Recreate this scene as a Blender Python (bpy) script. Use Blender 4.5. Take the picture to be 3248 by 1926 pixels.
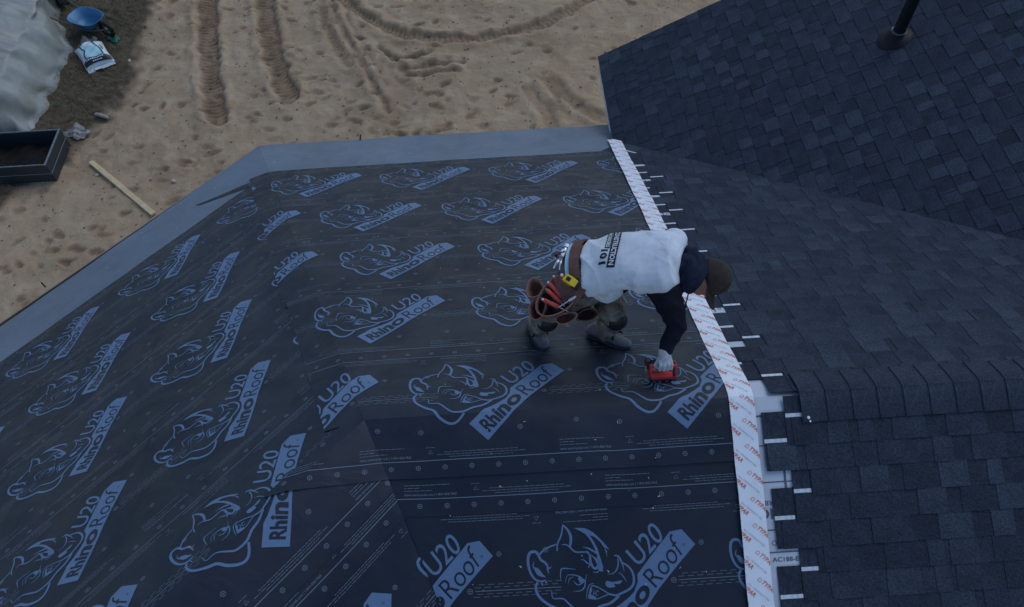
import bpy, bmesh, math, random
import numpy as np
from mathutils import Vector, Matrix
from mathutils.geometry import tessellate_polygon

for _o in list(bpy.data.objects):
    bpy.data.objects.remove(_o)
scene = bpy.context.scene
C = scene.collection
RAD = math.radians

# ------------------------------------------------------------------ camera
S = 0.50878                      # roof pitch (rise / run)
LS = math.sqrt(1 + S * S)        # slope length per metre of run
cam_data = bpy.data.cameras.new('camera')
cam = bpy.data.objects.new('camera', cam_data)
C.objects.link(cam)
pitch, yaw, roll = RAD(55.8313), RAD(0.5551), RAD(-3.0307)
fwd = Vector((math.sin(yaw) * math.cos(pitch), math.cos(yaw) * math.cos(pitch), -math.sin(pitch)))
rgt = Vector((math.cos(yaw), -math.sin(yaw), 0))
upv = rgt.cross(fwd)
r2 = rgt * math.cos(roll) + upv * math.sin(roll)
u2 = -rgt * math.sin(roll) + upv * math.cos(roll)
rot = Matrix((r2, u2, -fwd)).transposed()
cam.matrix_world = Matrix.Translation((0.8884, -1.9270, 4.0832)) @ rot.to_4x4()
cam_data.sensor_width = 36.0
cam_data.sensor_fit = 'HORIZONTAL'
cam_data.lens = 36.0 * 2403.44 / 3248.0
cam_data.shift_y = -36.5 / 3248.0
cam_data.clip_start = 0.05
cam_data.clip_end = 2000.0
scene.camera = cam

# ------------------------------------------------------------------ sky, sun, exposure
world = bpy.data.worlds.new('World')
scene.world = world
world.use_nodes = True
wn, wl = world.node_tree.nodes, world.node_tree.links
wn.clear()
sky = wn.new('ShaderNodeTexSky')
sky.sky_type = 'NISHITA'
sky.sun_disc = False
SUN_EL, SUN_AZ = RAD(52), RAD(48)       # azimuth clockwise from +Y
sky.sun_elevation = SUN_EL
sky.sun_rotation = SUN_AZ
sky.air_density = 1.0
sky.dust_density = 0.2
sky.ozone_density = 3.0
bg = wn.new('ShaderNodeBackground')
bg.inputs['Strength'].default_value = 0.10
wo = wn.new('ShaderNodeOutputWorld')
wl.new(sky.outputs['Color'], bg.inputs['Color'])
wl.new(bg.outputs['Background'], wo.inputs['Surface'])
sun_data = bpy.data.lights.new('sun', 'SUN')
sun_data.energy = 0.62
sun_data.angle = RAD(40)
sun_data.color = (1.0, 0.985, 0.97)
sun = bpy.data.objects.new('sun', sun_data)
C.objects.link(sun)
sd = Vector((math.sin(SUN_AZ) * math.cos(SUN_EL), math.cos(SUN_AZ) * math.cos(SUN_EL), math.sin(SUN_EL)))
sun.rotation_euler = sd.to_track_quat('Z', 'Y').to_euler()
scene.view_settings.view_transform = 'Standard'
scene.view_settings.look = 'None'
scene.view_settings.exposure = 0.55
scene.view_settings.gamma = 1.0
scene.view_settings.use_curve_mapping = False

# ------------------------------------------------------------------ helpers
def tag(o, label=None, cat=None, group=None, kind=None):
    if label: o['label'] = label
    if cat: o['category'] = cat
    if group: o['group'] = group
    if kind: o['kind'] = kind
    return o

def empty(name, loc=(0, 0, 0), rz=0.0):
    o = bpy.data.objects.new(name, None)
    o.empty_display_size = 0.1
    o.location = loc
    o.rotation_euler = (0, 0, rz)
    C.objects.link(o)
    return o

def link(name, me, parent=None, mats=()):
    o = bpy.data.objects.new(name, me)
    C.objects.link(o)
    for m in mats:
        if m.name not in [x.name for x in me.materials if x]:
            me.materials.append(m)
    if parent:
        o.parent = parent
    return o

def pydata(name, verts, faces, mats=(), midx=None, parent=None, smooth=False):
    me = bpy.data.meshes.new(name)
    me.from_pydata([tuple(v) for v in verts], [], faces)
    for m in mats:
        me.materials.append(m)
    if midx is not None:
        me.polygons.foreach_set('material_index', midx)
    if smooth:
        me.polygons.foreach_set('use_smooth', [True] * len(me.polygons))
    me.update()
    o = bpy.data.objects.new(name, me)
    C.objects.link(o)
    if parent:
        o.parent = parent
    return o

_tmp_scene = bpy.data.scenes.new('bake')
def baked(ob):
    """mesh of an object with its modifiers applied, evaluated in an otherwise empty scene"""
    _tmp_scene.collection.objects.link(ob)
    vl = _tmp_scene.view_layers[0]
    vl.update()
    me = bpy.data.meshes.new_from_object(ob.evaluated_get(vl.depsgraph))
    _tmp_scene.collection.objects.unlink(ob)
    return me

class MB:
    """collects shapes into one mesh"""
    def __init__(self):
        self.v, self.f, self.m = [], [], []
    def add(self, verts, faces, mat=0):
        b = len(self.v)
        self.v += [tuple(p) for p in verts]
        self.f += [tuple(i + b for i in f) for f in faces]
        self.m += [mat] * len(faces)
        return self
    def box(self, c, size, M=None, mat=0, taper=1.0):
        hx, hy, hz = size[0] / 2, size[1] / 2, size[2] / 2
        vs = []
        for z in (-hz, hz):
            k = taper if z > 0 else 1.0
            for x, y in ((-hx, -hy), (hx, -hy), (hx, hy), (-hx, hy)):
                vs.append(Vector((x * k, y * k, z)))
        if M is not None:
            vs = [M @ p for p in vs]
        vs = [p + Vector(c) for p in vs]
        return self.add(vs, [(3, 2, 1, 0), (4, 5, 6, 7), (0, 1, 5, 4), (1, 2, 6, 5), (2, 3, 7, 6), (3, 0, 4, 7)], mat)
    def tube(self, pts, radii, n=10, mat=0, cap=True, squash=1.0, up=None):
        pts = [Vector(p) for p in pts]
        if not hasattr(radii, '__len__'):
            radii = [radii] * len(pts)
        vs, fs = [], []
        ref = Vector(up) if up else Vector((0.13, 0.21, 0.97))
        for i, p in enumerate(pts):
            a = pts[max(i - 1, 0)]
            b = pts[min(i + 1, len(pts) - 1)]
            t = (b - a).normalized()
            x = t.cross(ref)
            if x.length < 1e-3:
                x = t.cross(Vector((1, 0, 0)))
            x.normalize()
            y = x.cross(t)
            for k in range(n):
                an = 2 * math.pi * k / n
                vs.append(p + x * math.cos(an) * radii[i] + y * math.sin(an) * radii[i] * squash)
        for i in range(len(pts) - 1):
            for k in range(n):
                a, b = i * n + k, i * n + (k + 1) % n
                fs.append((a, b, b + n, a + n))
        if cap:
            fs.append(tuple(range(n - 1, -1, -1)))
            fs.append(tuple(range((len(pts) - 1) * n, len(pts) * n)))
        return self.add(vs, fs, mat)
    def ell(self, c, r, M=None, nu=14, nv=9, mat=0):
        vs, fs = [], []
        for j in range(nv + 1):
            th = math.pi * j / nv
            for i in range(nu):
                ph = 2 * math.pi * i / nu
                p = Vector((r[0] * math.sin(th) * math.cos(ph), r[1] * math.sin(th) * math.sin(ph), r[2] * math.cos(th)))
                vs.append((M @ p if M is not None else p) + Vector(c))
        for j in range(nv):
            for i in range(nu):
                a, b = j * nu + i, j * nu + (i + 1) % nu
                fs.append((a, a + nu, b + nu, b))
        return self.add(vs, fs, mat)
    def build(self, name, mats, parent=None, smooth=False, bevel=0):
        if not isinstance(mats, (list, tuple)):
            mats = [mats]
        o = pydata(name, self.v, self.f, mats, self.m, parent, smooth)
        if bevel:
            md = o.modifiers.new('bevel', 'BEVEL')
            md.width = bevel
            md.segments = 2
            md.limit_method = 'ANGLE'
        return o

def basis(x, z):
    """rotation whose local X is x and local Z is as close as possible to z"""
    x = Vector(x).normalized()
    y = Vector(z).cross(x).normalized()
    return Matrix((x, y, x.cross(y))).transposed()

# ------------------------------------------------------------------ materials
def mat(name, base, rough=0.8, spec=0.3, metal=0.0, noise=None, bump=None, coat=0.0, sheen=0.0):
    """noise: (scale, amount, second colour or None); bump: (scale, strength)"""
    m = bpy.data.materials.new(name)
    m.use_nodes = True
    nt = m.node_tree
    b = nt.nodes['Principled BSDF']
    b.inputs['Base Color'].default_value = (*base, 1)
    b.inputs['Roughness'].default_value = rough
    b.inputs['Specular IOR Level'].default_value = spec
    b.inputs['Metallic'].default_value = metal
    if coat: b.inputs['Coat Weight'].default_value = coat
    if sheen: b.inputs['Sheen Weight'].default_value = sheen
    tc = nt.nodes.new('ShaderNodeTexCoord')
    if noise:
        sc, amt, c2 = noise
        n = nt.nodes.new('ShaderNodeTexNoise')
        n.inputs['Scale'].default_value = sc
        n.inputs['Detail'].default_value = 6
        n.inputs['Roughness'].default_value = 0.65
        nt.links.new(tc.outputs['Object'], n.inputs['Vector'])
        mx = nt.nodes.new('ShaderNodeMix')
        mx.data_type = 'RGBA'
        c2 = c2 or tuple(c * (1 - amt) for c in base)
        c1 = base if noise[2] else tuple(min(1, c * (1 + amt)) for c in base)
        mx.inputs[6].default_value = (*c1, 1)
        mx.inputs[7].default_value = (*c2, 1)
        rp = nt.nodes.new('ShaderNodeMapRange')
        rp.inputs['From Min'].default_value = 0.3
        rp.inputs['From Max'].default_value = 0.7
        nt.links.new(n.outputs['Fac'], rp.inputs['Value'])
        nt.links.new(rp.outputs['Result'], mx.inputs[0])
        nt.links.new(mx.outputs[2], b.inputs['Base Color'])
    if bump:
        n2 = nt.nodes.new('ShaderNodeTexNoise')
        n2.inputs['Scale'].default_value = bump[0]
        n2.inputs['Detail'].default_value = 5
        nt.links.new(tc.outputs['Object'], n2.inputs['Vector'])
        bp = nt.nodes.new('ShaderNodeBump')
        bp.inputs['Strength'].default_value = bump[1]
        bp.inputs['Distance'].default_value = 0.01
        nt.links.new(n2.outputs['Fac'], bp.inputs['Height'])
        nt.links.new(bp.outputs['Normal'], b.inputs['Normal'])
    return m

def membrane_mat(name, base, rough, spec, dust=0.25, coat=0.0):
    """woven roofing felt: faint weave, creases and dusty patches"""
    m = mat(name, base, rough, spec)
    nt = m.node_tree
    b = nt.nodes['Principled BSDF']
    tc = next(n for n in nt.nodes if n.type == 'TEX_COORD')
    n1 = nt.nodes.new('ShaderNodeTexNoise')
    n1.inputs['Scale'].default_value = 1.1
    n1.inputs['Detail'].default_value = 8
    n1.inputs['Roughness'].default_value = 0.6
    nt.links.new(tc.outputs['Object'], n1.inputs['Vector'])
    mp = nt.nodes.new('ShaderNodeMapping')
    mp.inputs['Scale'].default_value = (0.9, 1.5, 1.5)
    nt.links.new(tc.outputs['Object'], mp.inputs['Vector'])
    n2 = nt.nodes.new('ShaderNodeTexNoise')
    n2.inputs['Scale'].default_value = 3.0
    n2.inputs['Detail'].default_value = 3
    n2.inputs['Distortion'].default_value = 0.7
    nt.links.new(mp.outputs['Vector'], n2.inputs['Vector'])
    n3 = nt.nodes.new('ShaderNodeTexNoise')
    n3.inputs['Scale'].default_value = 420
    n3.inputs['Detail'].default_value = 2
    nt.links.new(tc.outputs['Object'], n3.inputs['Vector'])
    mx = nt.nodes.new('ShaderNodeMix')
    mx.data_type = 'RGBA'
    mx.inputs[6].default_value = (*base, 1)
    mx.inputs[7].default_value = (*[c * (1 + dust) + dust * 0.008 for c in base], 1)
    rp = nt.nodes.new('ShaderNodeMapRange')
    rp.inputs['From Min'].default_value = 0.38
    rp.inputs['From Max'].default_value = 0.68
    nt.links.new(n1.outputs['Fac'], rp.inputs['Value'])
    nt.links.new(rp.outputs['Result'], mx.inputs[0])
    nt.links.new(mx.outputs[2], b.inputs['Base Color'])
    rr = nt.nodes.new('ShaderNodeMapRange')
    rr.inputs['From Min'].default_value = 0.35
    rr.inputs['From Max'].default_value = 0.68
    rr.inputs['To Min'].default_value = rough - 0.10
    rr.inputs['To Max'].default_value = rough + 0.16
    n5 = nt.nodes.new('ShaderNodeTexNoise')
    n5.inputs['Scale'].default_value = 2.3
    n5.inputs['Detail'].default_value = 7
    n5.inputs['Distortion'].default_value = 1.2
    nt.links.new(tc.outputs['Object'], n5.inputs['Vector'])
    nt.links.new(n5.outputs['Fac'], rr.inputs['Value'])
    nt.links.new(rr.outputs['Result'], b.inputs['Roughness'])
    ad = nt.nodes.new('ShaderNodeMath')
    ad.operation = 'MULTIPLY_ADD'
    ad.inputs[1].default_value = 0.06
    nt.links.new(n3.outputs['Fac'], ad.inputs[0])
    nt.links.new(n2.outputs['Fac'], ad.inputs[2])
    bp = nt.nodes.new('ShaderNodeBump')
    bp.inputs['Strength'].default_value = 0.55
    bp.inputs['Distance'].default_value = 0.018
    nt.links.new(ad.outputs[0], bp.inputs['Height'])
    nt.links.new(bp.outputs['Normal'], b.inputs['Normal'])
    return m

M_FELT = membrane_mat('roof felt', (0.0070, 0.0115, 0.0215), 0.46, 0.38, 0.5)
M_BLUE = membrane_mat('blue felt print', (0.098, 0.165, 0.275), 0.42, 0.38, 0.08)
M_PALE = membrane_mat('pale felt print', (0.125, 0.16, 0.205), 0.45, 0.4, 0.08)
M_GREY = membrane_mat('grey eave membrane', (0.110, 0.145, 0.185), 0.5, 0.35, 0.28)
M_TAPE = mat('white tape', (0.74, 0.78, 0.82), 0.5, 0.3, noise=(9, 0.06, None), bump=(14, 0.15))
M_ORANGE = mat('orange print', (0.66, 0.18, 0.11), 0.6)
M_TPRINT = mat('blue grey print', (0.33, 0.37, 0.46), 0.6)
M_WHITEM = mat('white membrane', (0.50, 0.54, 0.60), 0.55, noise=(5, 0.08, None), bump=(12, 0.15))
M_DKPRINT = mat('dark grey print', (0.09, 0.10, 0.13), 0.7)
M_WOODDECK = mat('plywood', (0.30, 0.20, 0.11), 0.85, noise=(14, 0.25, None))
M_METAL = mat('galvanised drip edge', (0.34, 0.30, 0.24), 0.45, 0.5, 0.7, noise=(20, 0.2, None))
M_WALL = mat('house wrap wall', (0.55, 0.55, 0.52), 0.8, noise=(6, 0.08, None))

def shingle_mat(name, base, hi):
    m = mat(name, base, 0.9, 0.25)
    nt = m.node_tree
    b = nt.nodes['Principled BSDF']
    tc = next(n for n in nt.nodes if n.type == 'TEX_COORD')
    at = nt.nodes.new('ShaderNodeAttribute')
    at.attribute_name = 'tone'
    oi = nt.nodes.new('ShaderNodeObjectInfo')
    sm = nt.nodes.new('ShaderNodeMath')
    sm.operation = 'MULTIPLY_ADD'
    sm.inputs[1].default_value = 0.20
    nt.links.new(oi.outputs['Random'], sm.inputs[0])
    nt.links.new(at.outputs['Fac'], sm.inputs[2])
    mx = nt.nodes.new('ShaderNodeMix')
    mx.data_type = 'RGBA'
    mx.inputs[6].default_value = (*base, 1)
    mx.inputs[7].default_value = (*hi, 1)
    nt.links.new(sm.outputs[0], mx.inputs[0])
    gr = nt.nodes.new('ShaderNodeTexNoise')
    gr.inputs['Scale'].default_value = 75
    gr.inputs['Detail'].default_value = 3
    gr.inputs['Roughness'].default_value = 0.8
    nt.links.new(tc.outputs['Object'], gr.inputs['Vector'])
    bl = nt.nodes.new('ShaderNodeTexNoise')
    bl.inputs['Scale'].default_value = 7
    bl.inputs['Detail'].default_value = 5
    nt.links.new(tc.outputs['Object'], bl.inputs['Vector'])
    rp = nt.nodes.new('ShaderNodeMapRange')
    rp.inputs['From Min'].default_value = 0.3
    rp.inputs['From Max'].default_value = 0.7
    rp.inputs['To Min'].default_value = 0.45
    rp.inputs['To Max'].default_value = 1.6
    nt.links.new(gr.outputs['Fac'], rp.inputs['Value'])
    rp2 = nt.nodes.new('ShaderNodeMapRange')
    rp2.inputs['From Min'].default_value = 0.3
    rp2.inputs['From Max'].default_value = 0.7
    rp2.inputs['To Min'].default_value = 0.75
    rp2.inputs['To Max'].default_value = 1.25
    nt.links.new(bl.outputs['Fac'], rp2.inputs['Value'])
    mm = nt.nodes.new('ShaderNodeMath')
    mm.operation = 'MULTIPLY'
    nt.links.new(rp.outputs['Result'], mm.inputs[0])
    nt.links.new(rp2.outputs['Result'], mm.inputs[1])
    vm = nt.nodes.new('ShaderNodeVectorMath')
    vm.operation = 'SCALE'
    nt.links.new(mx.outputs[2], vm.inputs[0])
    nt.links.new(mm.outputs[0], vm.inputs['Scale'])
    nt.links.new(vm.outputs['Vector'], b.inputs['Base Color'])
    bp = nt.nodes.new('ShaderNodeBump')
    bp.inputs['Strength'].default_value = 0.5
    bp.inputs['Distance'].default_value = 0.003
    nt.links.new(gr.outputs['Fac'], bp.inputs['Height'])
    nt.links.new(bp.outputs['Normal'], b.inputs['Normal'])
    return m

M_SHINGLE = shingle_mat('slate blue shingle', (0.0175, 0.0240, 0.0365), (0.037, 0.049, 0.070))
M_LABEL = mat('white release strip', (0.55, 0.60, 0.64), 0.5, noise=(60, 0.25, None))

# ------------------------------------------------------------------ roof frames
# far slope falls to +Y, near slope to -Y, ridge along X; at the origin the ridge turns 45 degrees
Q2 = math.sqrt(0.5)
def n_far(): return Vector((0, S, 1)).normalized()
N_FAR = Vector((0, S, 1)).normalized()
N_NEAR = Vector((0, -S, 1)).normalized()
N_LEFT = Vector((-S * Q2, S * Q2, 1)).normalized()
N_NL = Vector((S * Q2, -S * Q2, 1)).normalized()

def rot_about(axis, n0, n1):
    """rotation about an axis through the origin taking plane normal n0 to n1"""
    a = Vector(axis).normalized()
    ang = math.atan2(a.dot(n0.cross(n1)), n0.dot(n1))
    return Matrix.Rotation(ang, 3, a)

HIP = N_FAR.cross(N_LEFT).normalized()
if HIP.z > 0: HIP = -HIP
VAL = N_NEAR.cross(N_NL).normalized()
if VAL.z > 0: VAL = -VAL
RIDGE2 = Vector((-Q2, -Q2, 0))
B_FAR = (Vector((1, 0, 0)), Vector((0, 1, -S)) / LS)          # u, v axes
B_LEFT = (Vector((Q2, Q2, 0)), Vector((-Q2, Q2, -S)) / LS)
R_FN = rot_about((1, 0, 0), N_FAR, N_NEAR)
R_FL = rot_about(HIP, N_FAR, N_LEFT)
R_NNL = rot_about(VAL, N_NEAR, N_NL)
R_LNL = rot_about(RIDGE2, N_LEFT, N_NL)
R_NLL = rot_about(RIDGE2, N_NL, N_LEFT)
I3 = Matrix.Identity(3)

def frame(B, R=I3):
    """2-D strip coordinates to 3-D: basis then a chain of folds"""
    u, v = R @ B[0], R @ B[1]
    n = u.cross(v).normalized()
    return u, v, n
F_FAR = frame(B_FAR)
F_FL = frame(B_FAR, R_FL)
F_NEAR = frame(B_FAR, R_FN)
F_NNL = frame(B_FAR, R_NNL @ R_FN)
F_NNLL = frame(B_FAR, R_NLL @ R_NNL @ R_FN)
F_LEFT = frame(B_LEFT)
F_LNL = frame(B_LEFT, R_LNL)

def hp2(p, d, side):
    """half plane in strip coordinates: through p along d; keep the side (+1 left of d)"""
    return (p[0], p[1], -d[1] * side, d[0] * side)      # point, inward normal

def in2(B, w):                                            # 3-D direction in a basis
    w = Vector(w)
    return (w.dot(B[0]), w.dot(B[1]))

hip_f = in2(B_FAR, HIP)                  # hip direction in the far basis
hip_l = in2(B_LEFT, HIP)
val_n = in2(B_FAR, R_FN.inverted() @ VAL)
Rn = (R_NNL @ R_FN).inverted()
rid2_n = in2(B_FAR, Rn @ RIDGE2)
ZERO = (0.0, 0.0)

def clip_poly(poly, hps):
    for (px, py, nx, ny) in hps:
        out = []
        k = len(poly)
        if k == 0:
            return out
        ds = [(q[0] - px) * nx + (q[1] - py) * ny for q in poly]
        for i in range(k):
            a, b, da, db = poly[i], poly[(i + 1) % k], ds[i], ds[(i + 1) % k]
            if da >= 0: out.append(a)
            if (da >= 0) != (db >= 0):
                t = da / (da - db)
                out.append((a[0] + (b[0] - a[0]) * t, a[1] + (b[1] - a[1]) * t))
        poly = out
    return poly

# ------------------------------------------------------------------ printed matter (flat 2-D shapes)
def text2d(s, bold=0.0, res=3):
    cu = bpy.data.curves.new('t', 'FONT')
    cu.body = s
    cu.resolution_u = res
    cu.offset = bold
    ob = bpy.data.objects.new('t', cu)
    me = baked(ob)
    bm = bmesh.new()
    bm.from_mesh(me)
    bmesh.ops.triangulate(bm, faces=bm.faces[:])
    vs = [(v.co.x, v.co.y) for v in bm.verts]
    bm.verts.index_update()
    fs = [tuple(v.index for v in f.verts) for f in bm.faces]
    bm.free()
    bpy.data.objects.remove(ob)
    bpy.data.meshes.remove(me)
    bpy.data.curves.remove(cu)
    xs = [v[0] for v in vs]
    ys = [v[1] for v in vs]
    return vs, fs, (min(xs), max(xs), min(ys), max(ys))

class Flat:
    """triangles in 2-D with a material index and a layer"""
    def __init__(self):
        self.t = []
    def poly(self, pts, mat=0, lay=0, holes=()):
        loops = [[Vector((p[0], p[1], 0)) for p in pts]] + [[Vector((p[0], p[1], 0)) for p in h] for h in holes]
        flat = [p for l in loops for p in l]
        for tri in tessellate_polygon(loops):
            self.t.append((tuple((flat[i].x, flat[i].y) for i in tri), mat, lay))
    def stroke(self, pts, w, mat=0, lay=0, taper=(1, 1)):
        n = len(pts)
        L, R_ = [], []
        for i, p in enumerate(pts):
            a, b = pts[max(i - 1, 0)], pts[min(i + 1, n - 1)]
            dx, dy = b[0] - a[0], b[1] - a[1]
            d = math.hypot(dx, dy) or 1
            t = i / (n - 1)
            k = w / 2
            if t < 0.5: k *= taper[0] + (1 - taper[0]) * t * 2
            else: k *= taper[1] + (1 - taper[1]) * (1 - t) * 2
            L.append((p[0] - dy / d * k, p[1] + dx / d * k))
            R_.append((p[0] + dy / d * k, p[1] - dx / d * k))
        for i in range(n - 1):
            self.t.append(((L[i], R_[i], R_[i + 1]), mat, lay))
            self.t.append(((L[i], R_[i + 1], L[i + 1]), mat, lay))
    def text(self, s, fn, bold=0.0, mat=0, lay=0, res=3):
        vs, fs, bb = text2d(s, bold, res)
        w, h = bb[1] - bb[0], bb[3] - bb[2]
        q = [fn((v[0] - bb[0]) / w, (v[1] - bb[2]) / h) for v in vs]
        for f in fs:
            self.t.append((tuple(q[i] for i in f), mat, lay))
    def rect(self, x0, y0, x1, y1, mat=0, lay=0):
        self.t.append((((x0, y0), (x1, y0), (x1, y1)), mat, lay))
        self.t.append((((x0, y0), (x1, y1), (x0, y1)), mat, lay))
    def ring(self, c, r, w, n=14, mat=0, lay=0):
        for i in range(n):
            a, b = 2 * math.pi * i / n, 2 * math.pi * (i + 1) / n
            p = [(c[0] + math.cos(t) * k, c[1] + math.sin(t) * k) for t, k in ((a, r), (b, r), (b, r - w), (a, r - w))]
            self.t.append(((p[0], p[1], p[2]), mat, lay))
            self.t.append(((p[0], p[2], p[3]), mat, lay))
    def moved(self, dx, dy, flip=False):
        o = Flat()
        s = -1 if flip else 1
        o.t = [(tuple((p[0] * s + dx, p[1] * s + dy) for p in tr), m, l) for tr, m, l in self.t]
        return o
    def extend(self, other):
        self.t += other.t

def smooth_line(pts, k=3):
    """Catmull-Rom through the points"""
    out = []
    n = len(pts)
    for i in range(n - 1):
        p0, p1, p2, p3 = pts[max(i - 1, 0)], pts[i], pts[i + 1], pts[min(i + 2, n - 1)]
        for j in range(k):
            t = j / k
            out.append(tuple(0.5 * (2 * p1[a] + (p2[a] - p0[a]) * t + (2 * p0[a] - 5 * p1[a] + 4 * p2[a] - p3[a]) * t * t
                       + (3 * p1[a] - p0[a] - 3 * p2[a] + p3[a]) * t ** 3) for a in (0, 1)))
    out.append(tuple(pts[-1]))
    return out

EMB_S = [([(-870,41),(-903,37),(-934,53),(-954,87),(-964,131),(-962,173),(-947,199),(-919,201),(-904,185),(-891,155),(-868,139),(-853,115)],17.3,(0.5,0.7)),([(-854,115),(-843,106),(-832,116)],7.7,(1,0.2)),([(-857,120),(-852,76)],9.6,(1,0.3)),([(-903,178),(-881,200),(-849,220),(-797,236)],10.5,(1,0.8)),([(-795,199),(-789,240),(-770,274),(-758,310),(-753,344)],9.6,(0.8,0.8)),([(-753,342),(-728,316),(-711,276),(-715,234),(-721,219)],16.3,(0.5,0.8)),([(-764,232),(-739,231),(-717,212),(-690,188),(-652,185),(-621,183)],9.6,(0.5,0.8)),([(-626,188),(-610,166),(-609,130),(-621,95)],14.4,(0.6,0.3)),([(-663,143),(-644,140),(-627,122),(-601,113)],7.7,(0.2,1)),([(-648,213),(-619,205),(-590,188),(-571,174)],10.5,(0.2,1)),([(-934,108),(-937,128),(-930,147)],6.7,(1,0.2)),([(-598,72),(-574,68),(-554,86)],7.7,(0.3,0.6)),([(-516,55),(-486,55),(-460,78),(-450,113),(-452,137)],8.2,(0.3,0.8)),([(-469,154),(-448,149),(-436,128),(-425,95),(-420,63)],11.5,(0.6,0.2)),([(-429,112),(-397,92),(-374,58),(-368,18),(-376,-15),(-404,-39),(-446,-56),(-477,-65),(-518,-54)],14.4,(0.6,0.7)),([(-840,-16),(-834,-61),(-779,-65),(-734,-109),(-695,-144),(-639,-149),(-608,-140),(-572,-120),(-523,-109),(-491,-93),(-459,-67)],14.4,(0.3,1)),([(-887,10),(-895,23),(-884,37)],7.7,(0.4,0.8)),([(-916,32),(-929,7),(-924,-27),(-900,-63),(-852,-101),(-805,-125),(-777,-172),(-747,-202),(-722,-219),(-697,-226),(-670,-218),(-645,-193),(-623,-160)],17.3,(0.8,0.8)),([(-785,40),(-783,77),(-775,99),(-743,99),(-696,91)],8.6,(0.5,0.3)),([(-761,20),(-745,60),(-709,61),(-672,48),(-648,30),(-632,63)],7.2,(0.3,0.3)),([(-745,13),(-732,44),(-711,50)],5.8,(0.3,0.5)),([(-712,27),(-693,7),(-670,10),(-648,24)],7.7,(0.4,0.6)),([(-717,-27),(-683,-29),(-658,-17),(-646,12),(-646,32)],8.2,(0.3,0.8)),([(-645,-76),(-639,-34),(-624,0),(-599,8)],6.2,(0.4,0.6)),([(-634,-69),(-617,-17),(-599,-5),(-555,-27),(-518,-54)],6.7,(1,1)),([(-634,-71),(-589,-78),(-550,-67),(-518,-56)],6.2,(1,1)),([(-453,61),(-430,40),(-410,4)],6.7,(0.3,0.3)),([(-609,-59),(-598,-38),(-591,-57),(-585,-32),(-571,-41)],4.3,(1,1)),([(-603,-26),(-589,-58),(-577,-55)],3.4,(1,1))]
EMB_F = [([(-689,320),(-636,318),(-587,294),(-538,246),(-495,189),(-467,153),(-456,115),(-465,87),(-488,70),(-523,69),(-546,79),(-557,124),(-573,181),(-595,238),(-630,286)],[(-603,275),(-577,266),(-543,233),(-511,180),(-504,175),(-523,202),(-510,143),(-507,113),(-516,88),(-537,90),(-548,139),(-562,198),(-581,241)]),([(-613,178),(-590,158),(-570,142),(-561,109),(-568,87),(-589,83),(-605,101),(-615,130)],[(-602,165),(-580,135),(-571,111),(-579,96),(-591,100),(-601,129)]),([(-568,162),(-554,108),(-539,73),(-565,78),(-570,126)],None),([(-937,116),(-917,113),(-898,96),(-884,75),(-869,58),(-900,64),(-920,79)],None),([(-533,-1),(-523,17),(-486,9),(-435,15),(-454,-5),(-482,-1),(-477,-18),(-505,-21),(-523,-16)],None),([(-634,-69),(-617,-17),(-609,-27),(-619,-51),(-591,-66),(-598,-77)],None),([(-686,42),(-672,48),(-649,30),(-661,14),(-678,19)],None)]
EMB_T = [(-596,-233),(-546,-183),(-507,-139),(-460,-118),(-410,-85),(-373,-53),(-347,1),(-347,41),(-244,156),(-141,269),(-71,279),(0,191),(-82,110),(-162,28),(-231,-45),(-294,-124),(-379,-222),(-490,-338)]
EMB_B = [(0,-479,-295),(0.2,-418,-237),(0.35,-363,-181),(0.52,-267,-58),(0.555,-246,-41),(0.78,-152,60),(1,-67,152)]
EMB_TP = [(0,-542,-230),(0.2,-485,-171),(0.35,-433,-96),(0.52,-334,23),(0.555,-319,40),(0.78,-223,149),(1,-132,258)]
EMB_U = [(-407,173),(-232,339),(-334,81),(-172,237)]
EMB_R = (-52,185)

def lerp_tab(tab, t):
    for a, b in zip(tab, tab[1:]):
        if t <= b[0]:
            k = (t - a[0]) / (b[0] - a[0])
            return (a[1] + (b[1] - a[1]) * k, a[2] + (b[2] - a[2]) * k)
    return tab[-1][1:]

def make_emblem():
    """rhinoceros head with name tag, metres, origin at the tag's tip on the roll's centre line"""
    F = Flat()
    mm = lambda ps: [(p[0] / 1000, p[1] / 1000) for p in ps]
    for pts, w, tp in EMB_S:
        F.stroke(smooth_line(mm(pts)), w / 1000, 1, 1, tp)
    for a, h in EMB_F:
        o = smooth_line(mm(a) + [mm(a)[0]])[:-1]
        F.poly(o, 1, 1, [mm(h)] if h else ())
    F.poly(mm(EMB_T), 1, 1)
    def warp(t, y):
        b, c = lerp_tab(EMB_B, t), lerp_tab(EMB_TP, t)
        return ((b[0] + (c[0] - b[0]) * y) / 1000, (b[1] + (c[1] - b[1]) * y) / 1000)
    F.text('Rhino', lambda x, y: warp(0.52 * x, y * 1.0), 0.035, 0, 2, 4)
    F.text('Roof', lambda x, y: warp(0.555 + 0.445 * x, y), -0.006, 0, 2, 4)
    tl, tr, bl, br = mm(EMB_U)
    def quad(x, y):
        a = [bl[i] + (br[i] - bl[i]) * x for i in (0, 1)]
        b = [tl[i] + (tr[i] - tl[i]) * x for i in (0, 1)]
        return tuple(a[i] + (b[i] - a[i]) * y for i in (0, 1))
    F.text('U20', quad, 0.006, 1, 1, 4)
    F.ring((EMB_R[0] / 1000 - 0.012, EMB_R[1] / 1000 + 0.006), 0.007, 0.002, 10, 0, 2)
    return F
EMBLEM = make_emblem()
PITCH = 1.163

def micro(F, x0, x1, y, h, rng, lay=1):
    """a line of fine print too small to read: word-long dashes"""
    x = x0
    while x < x1:
        w = rng.uniform(0.008, 0.035)
        F.rect(x, y, min(x + w, x1), y + h, 2, lay)
        x += w + rng.uniform(0.003, 0.006)

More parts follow.
